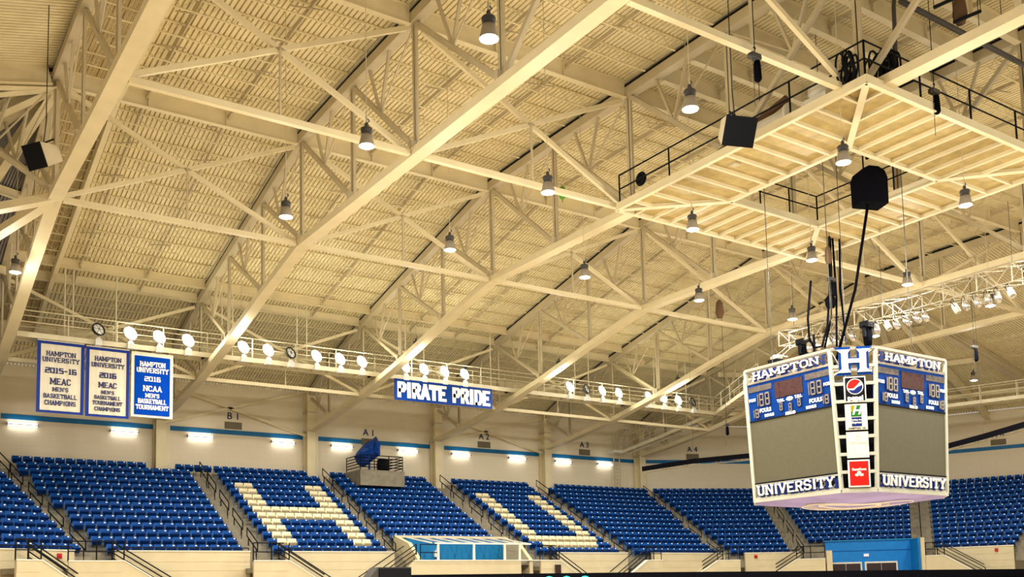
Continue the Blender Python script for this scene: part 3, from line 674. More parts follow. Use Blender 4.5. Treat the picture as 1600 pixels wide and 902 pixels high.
for K, A, B in fan:
    # ribs run up the slope (towards the apex side), split into strips so that the pitch stays even
    zt = 20.62; zw = 14.05; N = 4
    for j in range(N):
        f0, f1 = j/N, (j+1)/N
        a0 = Vector((A[0], A[1], zw)).lerp(Vector((K.x, K.y, zt)), f0); b0 = Vector((B[0], B[1], zw)).lerp(Vector((K.x, K.y, zt)), f0)
        a1 = Vector((A[0], A[1], zw)).lerp(Vector((K.x, K.y, zt)), f1); b1 = Vector((B[0], B[1], zw)).lerp(Vector((K.x, K.y, zt)), f1)
        dm = M['deck'] if K is KR else M['deckunlit']
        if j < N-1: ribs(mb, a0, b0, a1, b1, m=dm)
        else: mb.add([a0, b0, a1], [(0, 1, 2)], dm)
    mb.add([(A[0], A[1], zw+.2), (B[0], B[1], zw+.2), (K.x, K.y, zt+.2)], [(0, 1, 2)], M['deck'])
struct('ceiling', mb)

# open web joists and plate girders under the deck
def joist_mesh(L, depth=.52, panels=10):
    mb = MB(); mb.box((0, -.045, -.05), (L, .045, 0)); mb.box((.5, -.035, -depth-.03), (L-.5, .035, -depth))
    n = panels*2; x0 = .3; st = (L-.6)/n
    for k in range(n):
        a = (x0+k*st, 0, -.04 if k % 2 == 0 else -depth+.0); b = (x0+(k+1)*st, 0, -depth if k % 2 == 0 else -.04); mb.bar(a, b, .02, .02)
    return mb.mesh('roof_joist', M['joist'])
JM = joist_mesh(9.6)
def girder_mesh(L, h=.72, w=.26):
    mb = MB(); mb.ibeam((0, 0, -h/2), (L, 0, -h/2), w, h, .03)
    for k in range(1, 3): mb.box((L*k/3-.02, -w/2, -h+.02), (L*k/3+.02, w/2, -.02))
    return mb.mesh('plate_girder', M['steel'])
GM = girder_mesh(9.58); GS = girder_mesh(9.58, .5)
gird = [3.9, 9.0, 10.5, 23.9, 34.4, 45.4]
d = 1.9; line = 0; rows = []
ds = [1.9]+[5.6, 7.3]+[12.0, 13.5, 15.0, 16.5, 18.0, 19.5, 21.0, 22.5]+[25.7, 27.4, 29.2, 30.95, 32.7]+[36.2, 37.9, 39.9, 41.8, 43.6]+[47.2, 49, 50.6, 52.4, 54.1]
allrows = sorted([(x, 'j') for x in ds]+[(x, 'g') for x in gird])
for i in range(5):
    nj = ng = 0
    for dd, kd in allrows:
        if i == 2 and 34.5 < dd < 45.3: kd = 'g'
        if kd == 'j':
            nj += 1; o = bpy.data.objects.new('roof_joist', JM); tag(o, 'cream open web joist, %s out from back wall, between %s and %s trusses' % (ordw(nj), TN[i], TN[i+1]), 'joist', 'open web roof joists')
        else:
            ng += 1; o = bpy.data.objects.new('plate_girder', GM if dd not in (9.0, 10.5, 3.9) else GS); tag(o, 'deep cream roof girder, %s out from back wall, between %s and %s trusses' % (ordw(ng), TN[i], TN[i+1]), 'girder', 'roof girders')
        COL.objects.link(o); o.location = (TX[i]+.21, yof(dd), deckz(dd)-.005)
# bridging members running with the trusses at the third points of every bay
for i in range(5):
    for t in (1/3, 2/3):
        x = TX[i]+10*t; mb = MB()
        mb.sweep([(x, yof(a), za-.30) for a, za in PR[2:10]], .06, .16)
        for k in range(14):
            d0 = 10.8+k*2.4; d1 = d0+1.0
            if d1 > 48: break
            mb.bar((x-.5, yof(d0), deckz(d0)-.1), (x+.25, yof(d1), deckz(d1)-.55), .04, .04)
        tag(mb.build('bridging_line', M['steel2']), 'thin cream bridging line %s between %s and %s trusses' % ('at left third' if t < .5 else 'at right third', TN[i], TN[i+1]), 'bridging', 'joist bridging lines')  # darker steel tone stands in for shade along the bridging
# strip of finely ribbed acoustic deck beside the far left truss
mb = MB(); x0, x1 = 6.7, 8.35
for (a, za), (b, zb) in zip(PR[1:9], PR[2:9]): ribs(mb, (x0, yof(a), za-.03), (x1, yof(a), za-.03), (x0, yof(b), zb-.03), (x1, yof(b), zb-.03), .12, .05)
tag(mb.build('acoustic_strip', M['deckdark']), 'brownish finely ribbed acoustic strip beside the far left truss', 'acoustic strip')
mb = MB()
mb.sweep([(8.45, yof(a), za-.45) for a, za in PR[1:9]], .22, .5)
tag(mb.build('edge_beam', M['steel']), 'long cream edge beam right of the acoustic strip', 'beam')
# girders and joists of the end slopes
for K, sgn, xe, nm in ((KR, 1, 83.0, 'right'), (KL, -1, -20.0, 'left')):
    for y, w in ((39.7, 'at the bend'), (29.3, 'in the middle'), (18.3, 'near the platform line')):
        mb = MB(); mb.ibeam((K.x+sgn*.3, y, 20.62-.45), (xe, y, 14.2-.45), .3, .8, .04); tag(mb.build('slope_girder', M['steel']), 'deep sloping girder of the %s end roof, %s' % (nm, w), 'girder', 'end roof girders')
    for j in range(8):
        x = K.x+sgn*(3+j*3.0); z = 20.62-(abs(x-K.x))/abs(xe-K.x)*6.42
        for y0, y1, w in ((29.6, 39.3, 'upper'), (18.6, 29.0, 'lower')):
            o = bpy.data.objects.new('roof_joist', JM); COL.objects.link(o); o.location = (x, y0, z-.02); o.rotation_euler = (0, 0, PI/2)
            tag(o, '%s row joist of the %s end roof slope, %s out from the truss' % (w, nm, ordw(j+1)), 'joist', 'open web roof joists')
for Cn, lab in ((C2, 'thick corner rafter of the right end roof ending between A4 and A5'), (C3, 'thick corner rafter of the right end roof ending left of A6'), (C4, 'thick corner rafter of the right end roof ending right of A6')):
    mb = MB(); mb.ibeam((Cn.x, Cn.y, 13.6), (KR.x, KR.y, 20.05), .45, .75, .05); tag(mb.build('corner_rafter', M['steel2']), lab, 'rafter', 'corner rafters')
fi = 0
for K, A, B in fan:
    fi += 1
    for j in range(1, 4):
        f = j/4; a = Vector((A[0], A[1], 14.0)).lerp(Vector((K.x, K.y, 20.6)), f-.08); b = Vector((B[0], B[1], 14.0)).lerp(Vector((K.x, K.y, 20.6)), f-.08)
        mb = MB(); mb.ibeam(a-Vector((0, 0, .25)), b-Vector((0, 0, .25)), .16, .4, .03)
        tag(mb.build('fan_purlin', M['steel']), 'roof purlin in the %s fan bay of the %s end, %s up the slope' % (ordw(fi if fi <= 4 else fi-4), 'right' if fi <= 4 else 'left', ordw(j)), 'purlin', 'fan bay purlins')
    m_ = Vector((A[0], A[1], 14.0)).lerp(Vector((B[0], B[1], 14.0)), .5)
    mb = MB(); mb.ibeam(m_-Vector((0, 0, .5)), Vector((K.x, K.y, 20.0)), .36, .5, .04)
    tag(mb.build('fan_rafter', M['steel']), 'long rafter down the middle of %s fan bay, %s end roof' % (ordw(fi if fi <= 4 else fi-4), 'right' if fi <= 4 else 'left'), 'rafter', 'fan bay rafters')

# ------------------------------------------------------------------ lamps
def lamp_proto():
    root = empty('high_bay_lamp')
    mb = MB(); mb.tube([(0, 0, .62), (0, 0, .95)], .03, 6); mb.tube([(0, 0, .95), (0, 0, 7.64)], .012, 5); mb.build('cord', M['steel2'], root)
    mb = MB(); mb.lathe([(0, .74), (.045, .72), (.06, .64), (.03, .58), (.0, .57)], 10); mb.tube([(.03, 0, .74), (.10, 0, .80), (.03, 0, .86)], .02, 5); mb.build('hook', M['darkgrey'], root)
    mb = MB(); mb.lathe([(0, .56), (.15, .56), (.175, .53), (.175, .46), (.155, .44), (.155, .33), (.0, .33)], 18); mb.build('ballast', M['darkgrey'], root)
    mb = MB(); mb.lathe([(.12, .345), (.165, .34), (.19, .20), (.232, .05), (.235, .0), (.22, .0), (.18, .18), (.12, .32)], 22); mb.build('reflector', M['grey'], root)
    mb = MB(); mb.lathe([(.0, -.055), (.10, -.045), (.18, -.02), (.228, .02), (.0, .03)], 22); mb.build('lens', M['lens'], root)
    return root
GX = [5.75, 12.38, 19.02, 25.65, 32.37, 38.82, 45.45]; GY = [12.2, 18.8, 25.5, 31.95]
lp = lamp_proto(); first = True
def add_light(loc_, energy, parent=None, kind='SPOT', size=.4, ang=170, rad=.2, col=(1, .95, .84), rotx=0):
    ld = bpy.data.lights.new('lamp_light', kind); ld.energy = energy; ld.color = col
    if kind == 'AREA': ld.shape = 'DISK'; ld.size = size
    else: ld.shadow_soft_size = rad
    if kind == 'SPOT': ld.spot_size = math.radians(ang); ld.spot_blend = .6
    lo = bpy.data.objects.new('lamp_light', ld); COL.objects.link(lo); lo.location = loc_; lo.rotation_euler = (rotx, 0, 0)
    if parent is not None: lo.parent = parent
    return lo
lampspots = [(x, y, 13.2, 'g', a, b) for b, y in enumerate(GY) for a, x in enumerate(GX) if x > 10 and not (y < 13 and x < 18)]
lampspots += [(x, 48.3, 13.55, 'w', a, 0) for a, x in enumerate((16.2, 26.2, 36.2, 46.2))]+[(5.45, 44.3, 13.6, 'f', 0, 0), (62.9, 36.8, 13.5, 'r', 0, 0)]
colname = ['', 'first', 'second', 'third', 'fourth', 'fifth', 'sixth']; rown = ['nearest', 'second nearest', 'third nearest', 'farthest']
for (x, y, z, kd, a, b) in lampspots:
    o = lp if first else copy_tree(lp); first = False
    if kd == 'w': x -= .0; y -= .4
    o.location = (x, y, z)
    if kd != 'g':
        for c in o.children:
            if c.name.startswith('cord'):
                mb = MB(); mb.tube([(0, 0, .62), (0, 0, .95)], .03, 6); mb.tube([(0, 0, .95), (0, 0, deckz(yof(y))-z if kd != 'r' else 5.0)], .012, 5); c.data = mb.mesh('cord', M['steel2'])
    tn = TN[a+1] if kd == 'w' else ''
    lab = {'g': 'lit grey high bay lamp, %s column from left, %s row of the grid' % (colname[a], rown[b]), 'w': 'lit high bay lamp hanging at the %s truss near the floodlights' % tn, 'f': 'lit high bay lamp at far left edge beside the first truss', 'r': 'lit high bay lamp under the right end roof above sign A6'}[kd]
    tag(o, lab, 'lamp', 'high bay lamps')
    add_light((0, 0, -.09), LAMP_DOWN, o, 'AREA', .42); add_light((0, 0, -.12), LAMP_GLOW, o, 'POINT', rad=.2)

# floodlight catwalk
WYc, WZ = 53.0, 13.17
def railrun(mb, pts, h=1.14, posts=2.35, r=.03):
    for zz in (h, h*.5): mb.tube([Vector(p)+Vector((0, 0, zz)) for p in pts], r, 6)
    for a, b in zip(pts, pts[1:]):
        a, b = Vector(a), Vector(b); n = max(1, round((b-a).length/posts))
        for k in range(n+1): q = a.lerp(b, k/n); mb.tube([q, q+Vector((0, 0, h))], r*1.1, 6)
def catwalk(path, label, w=1.0, hang=True):
    e = empty('catwalk', (0, 0, 0), 0, label, 'catwalk', 'catwalks under the roof')
    P = [Vector(p) for p in path]; lf, rg = [], []
    for i, p in enumerate(P):
        d = (P[min(i+1, len(P)-1)]-P[max(0, i-1)]); d.z = 0; d.normalize(); s = Vector((d.y, -d.x, 0))*w/2; lf.append(p-s); rg.append(p+s)
    mb = MB()
    for i in range(len(P)-1):
        mb.quad(lf[i], lf[i+1], rg[i+1], rg[i])
        n = max(1, int((P[i+1]-P[i]).length/.9))
        for k in range(n+1): t = k/n; mb.bar(lf[i].lerp(lf[i+1], t)-Vector((0, 0, .07)), rg[i].lerp(rg[i+1], t)-Vector((0, 0, .07)), .06, .1)
    mb.build('deck', M['walk'], e)
    for s_, nm in ((lf, 'far_rail'), (rg, 'near_rail')):
        mb = MB()
        for i in range(len(P)-1): mb.bar(s_[i]-Vector((0, 0, .08)), s_[i+1]-Vector((0, 0, .08)), .08, .26)
        mb.build('edge_channel', M['walk'], e)
        mb = MB(); railrun(mb, s_); mb.build('railing', M['walk'], e)
    return e
catwalk([(6.6, WYc, WZ), (15.9, WYc, WZ), (25.9, WYc, WZ), (35.9, WYc, WZ), (45.9, WYc, WZ), (55.0, WYc, WZ)], 'long cream catwalk carrying the row of floodlights')
catwalk([(55.0, 52.6, WZ), (51.2, 46.4, WZ), (48.9, 42.6, WZ)], 'short cream catwalk branching toward the scoreboard')
catwalk([(55.6, 52.7, WZ), (63.0, 49.0, WZ), (68.4, 42.4, WZ), (71.5, 33.0, WZ)], 'curving cream catwalk under the right end roof')
catwalk([(53.8, 62.4, 11.4), (54.4, 57.5, 12.3), (55.0, 53.6, WZ)], 'sloping cream catwalk ramp rising from the wall ladder', .8)
for i, x in enumerate((8.9, 9.3, 11.4, 17.0, 17.6, 21.4, 22.0, 28.5, 29.8, 34.8, 38.7, 41.8, 43.0, 49.2, 52.4)):
    mb = MB(); mb.tube([(x, WYc+.5, WZ), (x, WYc+.5, deckz(yof(WYc))-.3)], .035, 6); tag(mb.build('hanger_rod', M['walk']), 'thin cream hanger rod holding the floodlight catwalk, %s from left' % ordw(i+1), 'hanger rod', 'catwalk hanger rods')
mb = MB()
for x in (53.1, 53.7): mb.bar((x, 63.0, 7.6), (x, 63.0, 11.6), .07, .09)
for k in range(12): mb.tube([(53.1, 63.0, 7.9+k*.3), (53.7, 63.0, 7.9+k*.3)], .022, 6)
o = mb.build('wall_ladder', M['steel2']); tag(o, 'caged ladder climbing the wall to the catwalk beside A3', 'ladder')
e = empty('ladder_landing', (53.4, 62.6, 11.4), 0, 'bright end of the catwalk ramp beside the wall ladder', 'landing')
mb = MB(); mb.box((-1.0, -.35, -.12), (.6, .3, .06)); mb.build('landing_plate', M['offwhite'], e)
mb = MB()
for k in range(5): mb.tube([(-.2+k*.25, .2, .0), (-.2+k*.25, .2, 1.6), (.0+k*.25, .0, 1.85), (.5+k*.1, -.3, 1.9)], .035, 6)
mb.build('conduit', M['steel2'], e)

def flood_proto(lit):
    root = empty('floodlight')
    mb = MB(); mb.box((-.16, -.14, -.62), (.16, .14, -.34)); mb.prism([(-.16, -.14, -.34), (.16, -.14, -.34), (.05, -.05, -.18), (-.05, -.05, -.18)], (0, .1, 0)); mb.build('ballast_box', M['white'], root)
    mb = MB(); mb.tube([(0, 0, -.2), (0, 0, -.02), (-.2, .1, .05), (-.3, .12, .22)], .025, 6); mb.tube([(0, 0, -.02), (.2, .1, .05), (.3, .12, .22)], .025, 6); mb.build('yoke', M['darkgrey'], root)
    T_ = Matrix.Translation((0, .0, .22)) @ Matrix.Rotation(.4, 4, 'Z') @ Matrix.Rotation(math.radians(72), 4, 'X')
    mb = MB(); mb.lathe([(.315, .02), (.33, -.02), (.33, -.05), (.28, -.14), (.18, -.26), (.0, -.30)], 24, None, (0, 0, 0), T_); mb.build('dish', M['darkgrey'] if not lit else M['white'], root)
    mb = MB(); mb.lathe([(.0, .035), (.16, .03), (.30, .005), (.30, -.01), (0, -.01)], 24, None, (0, 0, 0), T_); mb_ = mb
    if lit: mb_ = MB(); mb_.lathe([(.0, .16), (.16, .145), (.27, .10), (.35, .03), (.36, -.02), (0, -.02)], 24, None, (0, 0, 0), T_)  # lit lens swollen into a larger glowing dome to imitate glare
    ln = mb_.build('lens', M['flood'] if lit else M['unlit'], root)
    if not lit:
        mb = MB(); mb.tube([T_ @ Vector((.33*math.cos(2*PI*k/20), .33*math.sin(2*PI*k/20), .02)) for k in range(21)], .03, 6)
        for k in range(3): a = PI*k/3; mb.tube([T_ @ Vector((.3*math.cos(a), .3*math.sin(a), .05)), T_ @ Vector((-.3*math.cos(a), -.3*math.sin(a), .05))], .01, 5)
        mb.build('wire_guard', M['black'], root)
    return root
fx = [(10.32, 0), (11.88, 1), (13.33, 1), (14.83, 1), (17.84, 1), (19.26, 1), (20.58, 0), (22.13, 1), (23.6, 1), (24.99, 1), (27.89, 1), (29.18, 1), (30.64, 1), (32.09, 1), (40.43, 1), (41.92, 0), (43.28, 1), (44.79, 1), (47.55, 1), (49.03, 1), (50.49, 1), (51.99, 0)]
fl, fu = flood_proto(True), flood_proto(False); n1 = n0 = 0
for i, (x, lit) in enumerate(fx):
    if lit: o = fl if n1 == 0 else copy_tree(fl); n1 += 1
    else: o = fu if n0 == 0 else copy_tree(fu); n0 += 1
    o.location = (x, 52.35, 13.52)
    if lit: o.scale = (1.0, 1.0, 1.0)
    tag(o, ('brightly lit' if lit else 'unlit wire guarded')+' round floodlight on the catwalk, %s from the left' % ordw(i+1), 'floodlight', 'catwalk floodlights')
    if lit:
        l = add_light((-.05, -.16, .18), FLOOD_W, o, 'AREA', .5, col=(1, .95, .78)); l.rotation_euler = (math.radians(-62), 0, -.3)
        l.rotation_euler = (math.radians(62), 0, .4+PI*0); l.rotation_euler = Vector((-.3, -.85, -.45)).to_track_quat('-Z', 'Y').to_euler()

# banners under the catwalk
def banner(x0, x1, z1, z0, lines, body, trim, ink, lab, waves=True):
    e = empty('hanging_banner', ((x0+x1)/2, 52.47, z1), 0, lab, 'banner', 'banners under the catwalk'); w = (x1-x0)/2; h = z1-z0
    n = 26
    def sheet(xa, xb, za, zb, y, amp):
        mb = MB(); vs = []
        for j in range(2):
            for i in range(n+1):
                t = i/n; vs.append((xa+(xb-xa)*t, y+amp*math.sin(t*23)+amp*.6*math.sin(t*41+1), za if j else zb))
        mb.add(vs, [(i, i+1, i+n+2, i+n+1) for i in range(n)], None, True)
        vs2 = [(x, yy+.02, z) for x, yy, z in vs]; mb.add(vs2, [(i, i+1, i+n+2, i+n+1) for i in range(n)], None, True); return mb
    sheet(-w, w, 0, -h, 0, .004).build('border', M[trim], e)
    sheet(-w+.16, w-.16, -.16, -h+.12, -.03, .012 if waves else .004).build('field', M[body], e)
    mb = MB(); mx = Matrix.Translation((0, -.05, 0))
    for (txt, zc, hh, ww, ser) in lines:
        mb = MB(); letters(mb, txt, mx, -ww*w*.92, ww*w*.92, -zc*h-hh*h*.46, -zc*h+hh*h*.46, (.16 if ink == 'navy' else .19) if ser else .22, ser, .015); mb.build('lettering', M[ink], e)
    mb = MB(); mb.tube([(-w, 0, .02), (w, 0, .02)], .03, 6); [mb.tube([(q*w, 0, 0), (q*w, 0, 13.05-z1)], .012, 5) for q in (-.8, 0, .8)]; mb.build('hanging_rod', M['walk'], e)
banner(7.53, 9.69, 12.88, 9.28, [('HAMPTON', .175, .072, .68, 1), ('UNIVERSITY', .26, .072, .85, 1), ('2015-16', .41, .082, .72, 0), ('MEAC', .56, .095, .48, 1), ('MEN\'S', .67, .062, .36, 1), ('BASKETBALL', .765, .066, .78, 1), ('CHAMPIONS', .86, .07, .72, 1)],
       'bannercloth', 'bannertrim', 'navy', 'leftmost cream banner lettered 2015-16 MEAC champions with blue border')
banner(9.78, 11.87, 12.84, 9.26, [('HAMPTON', .165, .072, .66, 1), ('UNIVERSITY', .255, .072, .82, 1), ('2016', .40, .082, .42, 0), ('MEAC', .54, .085, .46, 1), ('MEN\'S', .645, .055, .32, 1), ('BASKETBALL', .72, .058, .66, 1), ('TOURNAMENT', .80, .06, .74, 1), ('CHAMPIONS', .885, .06, .64, 1)],
       'bannercloth', 'bannertrim', 'navy', 'middle cream banner lettered 2016 MEAC tournament champions')
banner(11.97, 14.08, 12.80, 9.42, [('HAMPTON', .17, .085, .66, 1), ('UNIVERSITY', .265, .085, .82, 1), ('2016', .40, .08, .42, 0), ('NCAA', .55, .095, .48, 1), ('MEN\'S', .66, .07, .36, 1), ('BASKETBALL', .75, .078, .74, 1), ('TOURNAMENT', .845, .078, .84, 1)],
       'bannerblue', 'offwhite', 'letter', 'rightmost banner, blue with white border, lettered 2016 NCAA', False)
e = empty('pirate_pride_sign'.replace('pirate_pride', 'slogan'), (30.6, 52.3, 12.95), 0, 'long blue sign reading PIRATE PRIDE under the floodlights', 'sign')
mb = MB(); mb.box((-3.5, 0, -1.3), (3.5, .05, 0)); mb.build('panel', M['bannertrim'], e)
mb = MB(); mb.box((-3.42, -.02, -1.24), (3.42, 0, -.06)); mb.build('face', M['royal'], e)
mb = MB(); letters(mb, 'PIRATE PRIDE', Matrix.Translation((0, -.02, 0)), -3.3, 3.3, -1.14, -.18, .25, False, .03, gap=.16); mb.build('lettering', M['letter'], e)

# ------------------------------------------------------------------ rigging platform in the middle of the roof
PX0, PX1, PY0, PY1, PZc = 25.12, 36.66, 17.44, 29.13, 15.06
IX0, IX1, IY0, IY1 = 28.43, 33.7, 20.6, 26.15
e = empty('rigging_platform', (0, 0, 0), 0, 'square cream steel rigging platform with central opening under the roof', 'platform')
mb = MB()
for a, b in (((PX0, PY0), (PX1, PY0)), ((PX1, PY0), (PX1, PY1)), ((PX1, PY1), (PX0, PY1)), ((PX0, PY1), (PX0, PY0))):
    mb.bar((a[0], a[1], PZc), (b[0], b[1], PZc), .16, .04); mb.bar((a[0], a[1], PZc+.15), (b[0], b[1], PZc+.15), .04, .30)
mb.build('outer_frame', M['steel'], e)
mb = MB()
for a, b in (((IX0, IY0), (IX1, IY0)), ((IX1, IY0), (IX1, IY1)), ((IX1, IY1), (IX0, IY1)), ((IX0, IY1), (IX0, IY0))):
    mb.bar((a[0], a[1], PZc), (b[0], b[1], PZc), .16, .04); mb.bar((a[0], a[1], PZc+.15), (b[0], b[1], PZc+.15), .04, .30)
mb.build('inner_frame', M['steel'], e)
for a, b in (((PX0, PY0), (IX0, IY0)), ((PX1, PY0), (IX1, IY0)), ((PX1, PY1), (IX1, IY1)), ((PX0, PY1), (IX0, IY1))):
    mb = MB(); mb.bar((a[0], a[1], PZc+.01), (b[0], b[1], PZc+.01), .22, .04); mb.bar((a[0], a[1], PZc+.08), (b[0], b[1], PZc+.08), .05, .16); mb.build('corner_beam', M['steel'], e)
def pj(p, q):
    mb = MB(); mb.bar((p[0], p[1], PZc+.03), (q[0], q[1], PZc+.03), .09, .03); mb.bar((p[0], p[1], PZc+.10), (q[0], q[1], PZc+.10), .03, .13); mb.build('floor_joist', M['steel'], e)
n = 12
for k in range(1, n):
    y = PY0+(PY1-PY0)*k/n
    if y < IY0: t = (y-PY0)/(IY0-PY0); xa = PX0+(IX0-PX0)*t; xb = PX1+(IX1-PX1)*t
    elif y > IY1: t = (PY1-y)/(PY1-IY1); xa = PX0+(IX0-PX0)*t; xb = PX1+(IX1-PX1)*t
    else: xa, xb = IX0, IX1
    pj((PX0, y), (xa, y)); pj((xb, y), (PX1, y))
    x = PX0+(PX1-PX0)*k/n
    if x < IX0: t = (x-PX0)/(IX0-PX0); ya = PY0+(IY0-PY0)*t; yb = PY1+(IY1-PY1)*t
    elif x > IX1: t = (PX1-x)/(PX1-IX1); ya = PY0+(IY0-PY0)*t; yb = PY1+(IY1-PY1)*t
    else: ya, yb = IY0, IY1
    pj((x, PY0), (x, ya)); pj((x, yb), (x, PY1))
mb = MB(); zz = PZc+.165
for a in (((PX0, PY0), (PX1, PY0), (IX1, IY0), (IX0, IY0)), ((PX1, PY0), (PX1, PY1), (IX1, IY1), (IX1, IY0)), ((PX1, PY1), (PX0, PY1), (IX0, IY1), (IX1, IY1)), ((PX0, PY1), (PX0, PY0), (IX0, IY0), (IX0, IY1))):
    mb.prism([(p[0], p[1], zz) for p in a], (0, 0, .02))
mb.build('floor_sheet', M['grate'], e)
mb = MB(); zz = PZc+.3
railrun(mb, [(PX0+.1, PY1-.1, zz), (PX0+.1, PY0+.1, zz), (PX1-.1, PY0+.1, zz), (PX1-.1, PY1-.1, zz)], 1.15, 3.0, .032); mb.build('outer_railing', M['black'], e)
mb = MB(); railrun(mb, [(IX0, IY0, zz), (IX1, IY0, zz), (IX1, IY1, zz), (IX0, IY1, zz), (IX0, IY0, zz)], 1.05, 1.9, .032); mb.build('inner_railing', M['black'], e)
for x in (TX[2], TX[3]):
    for y in (18.3, 23.8, 29.2):
        mb = MB(); mb.bar((x, y, PZc+.1), (x, y, PZc+.4), .3, .3); mb.build('saddle', M['steel2'], e)
# gear on the platform
mb = MB(); mb.lathe([(.0, -1.1), (.42, -1.1), (.42, -1.0), (.3, -.98), (.3, .98), (.42, 1.0), (.42, 1.1), (0, 1.1)], 20, None, (26.3, 22.3, PZc+.95), Matrix.Rotation(PI/2, 4, 'X')); tag(mb.build('hoist_drum', M['offwhite']), 'off white hoist drum standing on the rigging platform', 'hoist drum')
mb = MB(); mb.box((26.0, 19.6, PZc+.3), (26.9, 20.6, PZc+1.0)); mb.box((26.2, 20.6, PZc+.3), (26.7, 21.0, PZc+.8)); mb.lathe([(0, -.3), (.28, -.3), (.28, .3), (0, .3)], 16, None, (26.4, 20.1, PZc+1.25), Matrix.Rotation(PI/2, 4, 'Y')); tag(mb.build('winch_motor', M['offwhite']), 'cream winch motor beside the drum on the platform', 'motor')
mb = MB(); mb.tube([(26.3, 21.4, PZc+1.6), (26.2, 23.3, PZc+1.1), (25.9, 25.2, PZc+.45)], .13, 8); tag(mb.build('rolled_tarp', M['brown']), 'rusty brown roll lying along the platform edge', 'roll')
for j, (x, y, r, nn) in enumerate(((25.45, 18.2, .5, 8), (26.95, 17.9, .62, 18))):
    mb = MB()
    for k in range(nn):
        cx, rr = x+random.uniform(-.3, .3), r*random.uniform(.75, 1.1); tl = random.uniform(-.35, .35)
        mb.tube([(cx+math.sin(tl)*rr*math.sin(a), y+.05*k-.2+rr*.35*math.cos(a), PZc+(.85 if j == 0 else 1.25)+rr*math.sin(a)) for a in [2*PI*i/18 for i in range(19)]], .035, 5, caps=False)
    tag(mb.build('cable_coil', M['black']), ['black cable coil hung at the near platform corner, left one', 'larger tangle of black cable coils right of corner post'][j], 'cable coil', 'cable coils on the platform')
# pieces of stage gear hung from the steel
def gear(name, loc_, lab, cat, bits, grp=None):
    e = empty(name, loc_, 0, lab, cat, grp)
    for (nm, m, fn) in bits: mb = MB(); fn(mb); mb.build(nm, M[m], e)
    return e
def chain_hoist(loc_, lab, h=1.0, sling=1.1):
    e_ = gear('chain_hoist', loc_, lab, 'chain hoist', [
        ('motor', 'darkgrey', lambda mb: (mb.box((-.28, -.14, .5), (.24, .14, .72)), mb.lathe([(0, -.32), (.11, -.32), (.11, .3), (0, .3)], 10, None, (0, 0, .6), Matrix.Rotation(PI/2, 4, 'Y')))),
        ('hook', 'black', lambda mb: (mb.tube([(0, 0, .7), (0, 0, .95), (.06, 0, 1.02), (0, 0, 1.1), (-.06, 0, 1.02)], .025, 6), mb.tube([(0, 0, .95), (0, 0, sling/.62)], .02, 5))),
        ('chain_bag', 'blackcloth', lambda mb: mb.lathe([(0, -.55), (.10, -.55), (.17, -.42), (.15, .2), (.13, .42), (0, .42)], 10, None, (.12, 0, 0))),
        ('chain', 'darkgrey', lambda mb: mb.tube([(-.12, 0, .5), (-.12, 0, -1.8*h)], .015, 5))], 'chain hoists')
    e_.scale = (.7, .7, .62); return e_
chain_hoist((20.95, 18.1, 14.6), 'black chain hoist hanging below the strut left of the platform corner', sling=6.2)
chain_hoist((28.6, 17.4, 15.35), 'black chain hoist hanging by the platform right of the corner', sling=5.4)
chain_hoist((35.0, 26.6, 12.75), 'chain hoist with black bag hanging over scoreboard, beside brown bag', sling=2.5)
chain_hoist((46.4, 27.0, 11.25), 'black chain hoist hanging right of the scoreboard top', sling=4.3)
mb = MB(); mb.lathe([(0, -.38), (.10, -.38), (.15, -.2), (.12, .25), (.06, .38), (0, .38)], 9, None, (34.6, 26.4, 14.1)); mb.tube([(34.6, 26.4, 14.4), (34.6, 26.4, 15.2)], .02, 5); tag(mb.build('chain_bag', M['brown']), 'brown canvas chain bag hanging under the platform corner', 'bag', 'brown bags')
for p, lab in (((29.9, 17.1, 18.8), 'brown chain bag high at upper right near dark pipes'), ((38.9, 36.9, 15.0), 'brown chain bag beyond the platform left of lamp')):
    mb = MB(); mb.lathe([(0, -.5), (.14, -.5), (.24, -.2), (.18, .35), (.06, .5), (0, .5)], 9, None, p); tag(mb.build('chain_bag', M['brown']), lab, 'bag', 'brown bags')
def cabinet(loc_, rz, tilt, lab, w=.8, h=.6, d=.8):
    R = Matrix.Rotation(rz, 4, 'Z') @ Matrix.Rotation(tilt, 4, 'X')
    e = empty('speaker_cabinet', loc_, 0, lab, 'loudspeaker', 'hung loudspeakers')
    mb = MB(); P = [(-w/2, -d/2, -h/2), (w/2, -d/2, -h/2), (w/2, -d/2, h/2), (-w/2, -d/2, h/2)]; Q = [(-w*.3, d/2, -h*.32), (w*.3, d/2, -h*.32), (w*.3, d/2, h*.32), (-w*.3, d/2, h*.32)]
    mb.add([R @ Vector(p) for p in P+Q], [(0, 1, 2, 3), (7, 6, 5, 4), (0, 4, 5, 1), (1, 5, 6, 2), (2, 6, 7, 3), (3, 7, 4, 0)]); mb.build('cabinet', M['steel2'], e)
    mb = MB(); mb.box((-w/2-.01, -d/2-.05, -h/2-.01), (w/2+.01, -d/2, h/2+.01), None, R); mb.build('grille', M['black'], e)
    mb = MB(); mb.bar(R @ Vector((0, .1, h/2)), R @ Vector((0, d/2+.15, h/2+.1)), .05, .05); mb.tube([R @ Vector((0, .1, h/2)), (0, 0, 1.2), (0, 0, 20.6-loc_[2])], .015, 5); mb.build('bracket', M['black'], e)
cabinet((22.1, 20.05, 13.88), -.35, .5, 'cream loudspeaker with square black grille left of the platform', 1.0, .85, .8)
cabinet((5.15, 35.2, 15.0), -1.0, .45, 'cream loudspeaker with black grille at far left by first truss', .8, .8, .9)
e = empty('round_speaker_case', (31.1, 21.95, 14.68), 0, 'big black round topped speaker case hanging in the platform opening', 'loudspeaker', 'hung loudspeakers')
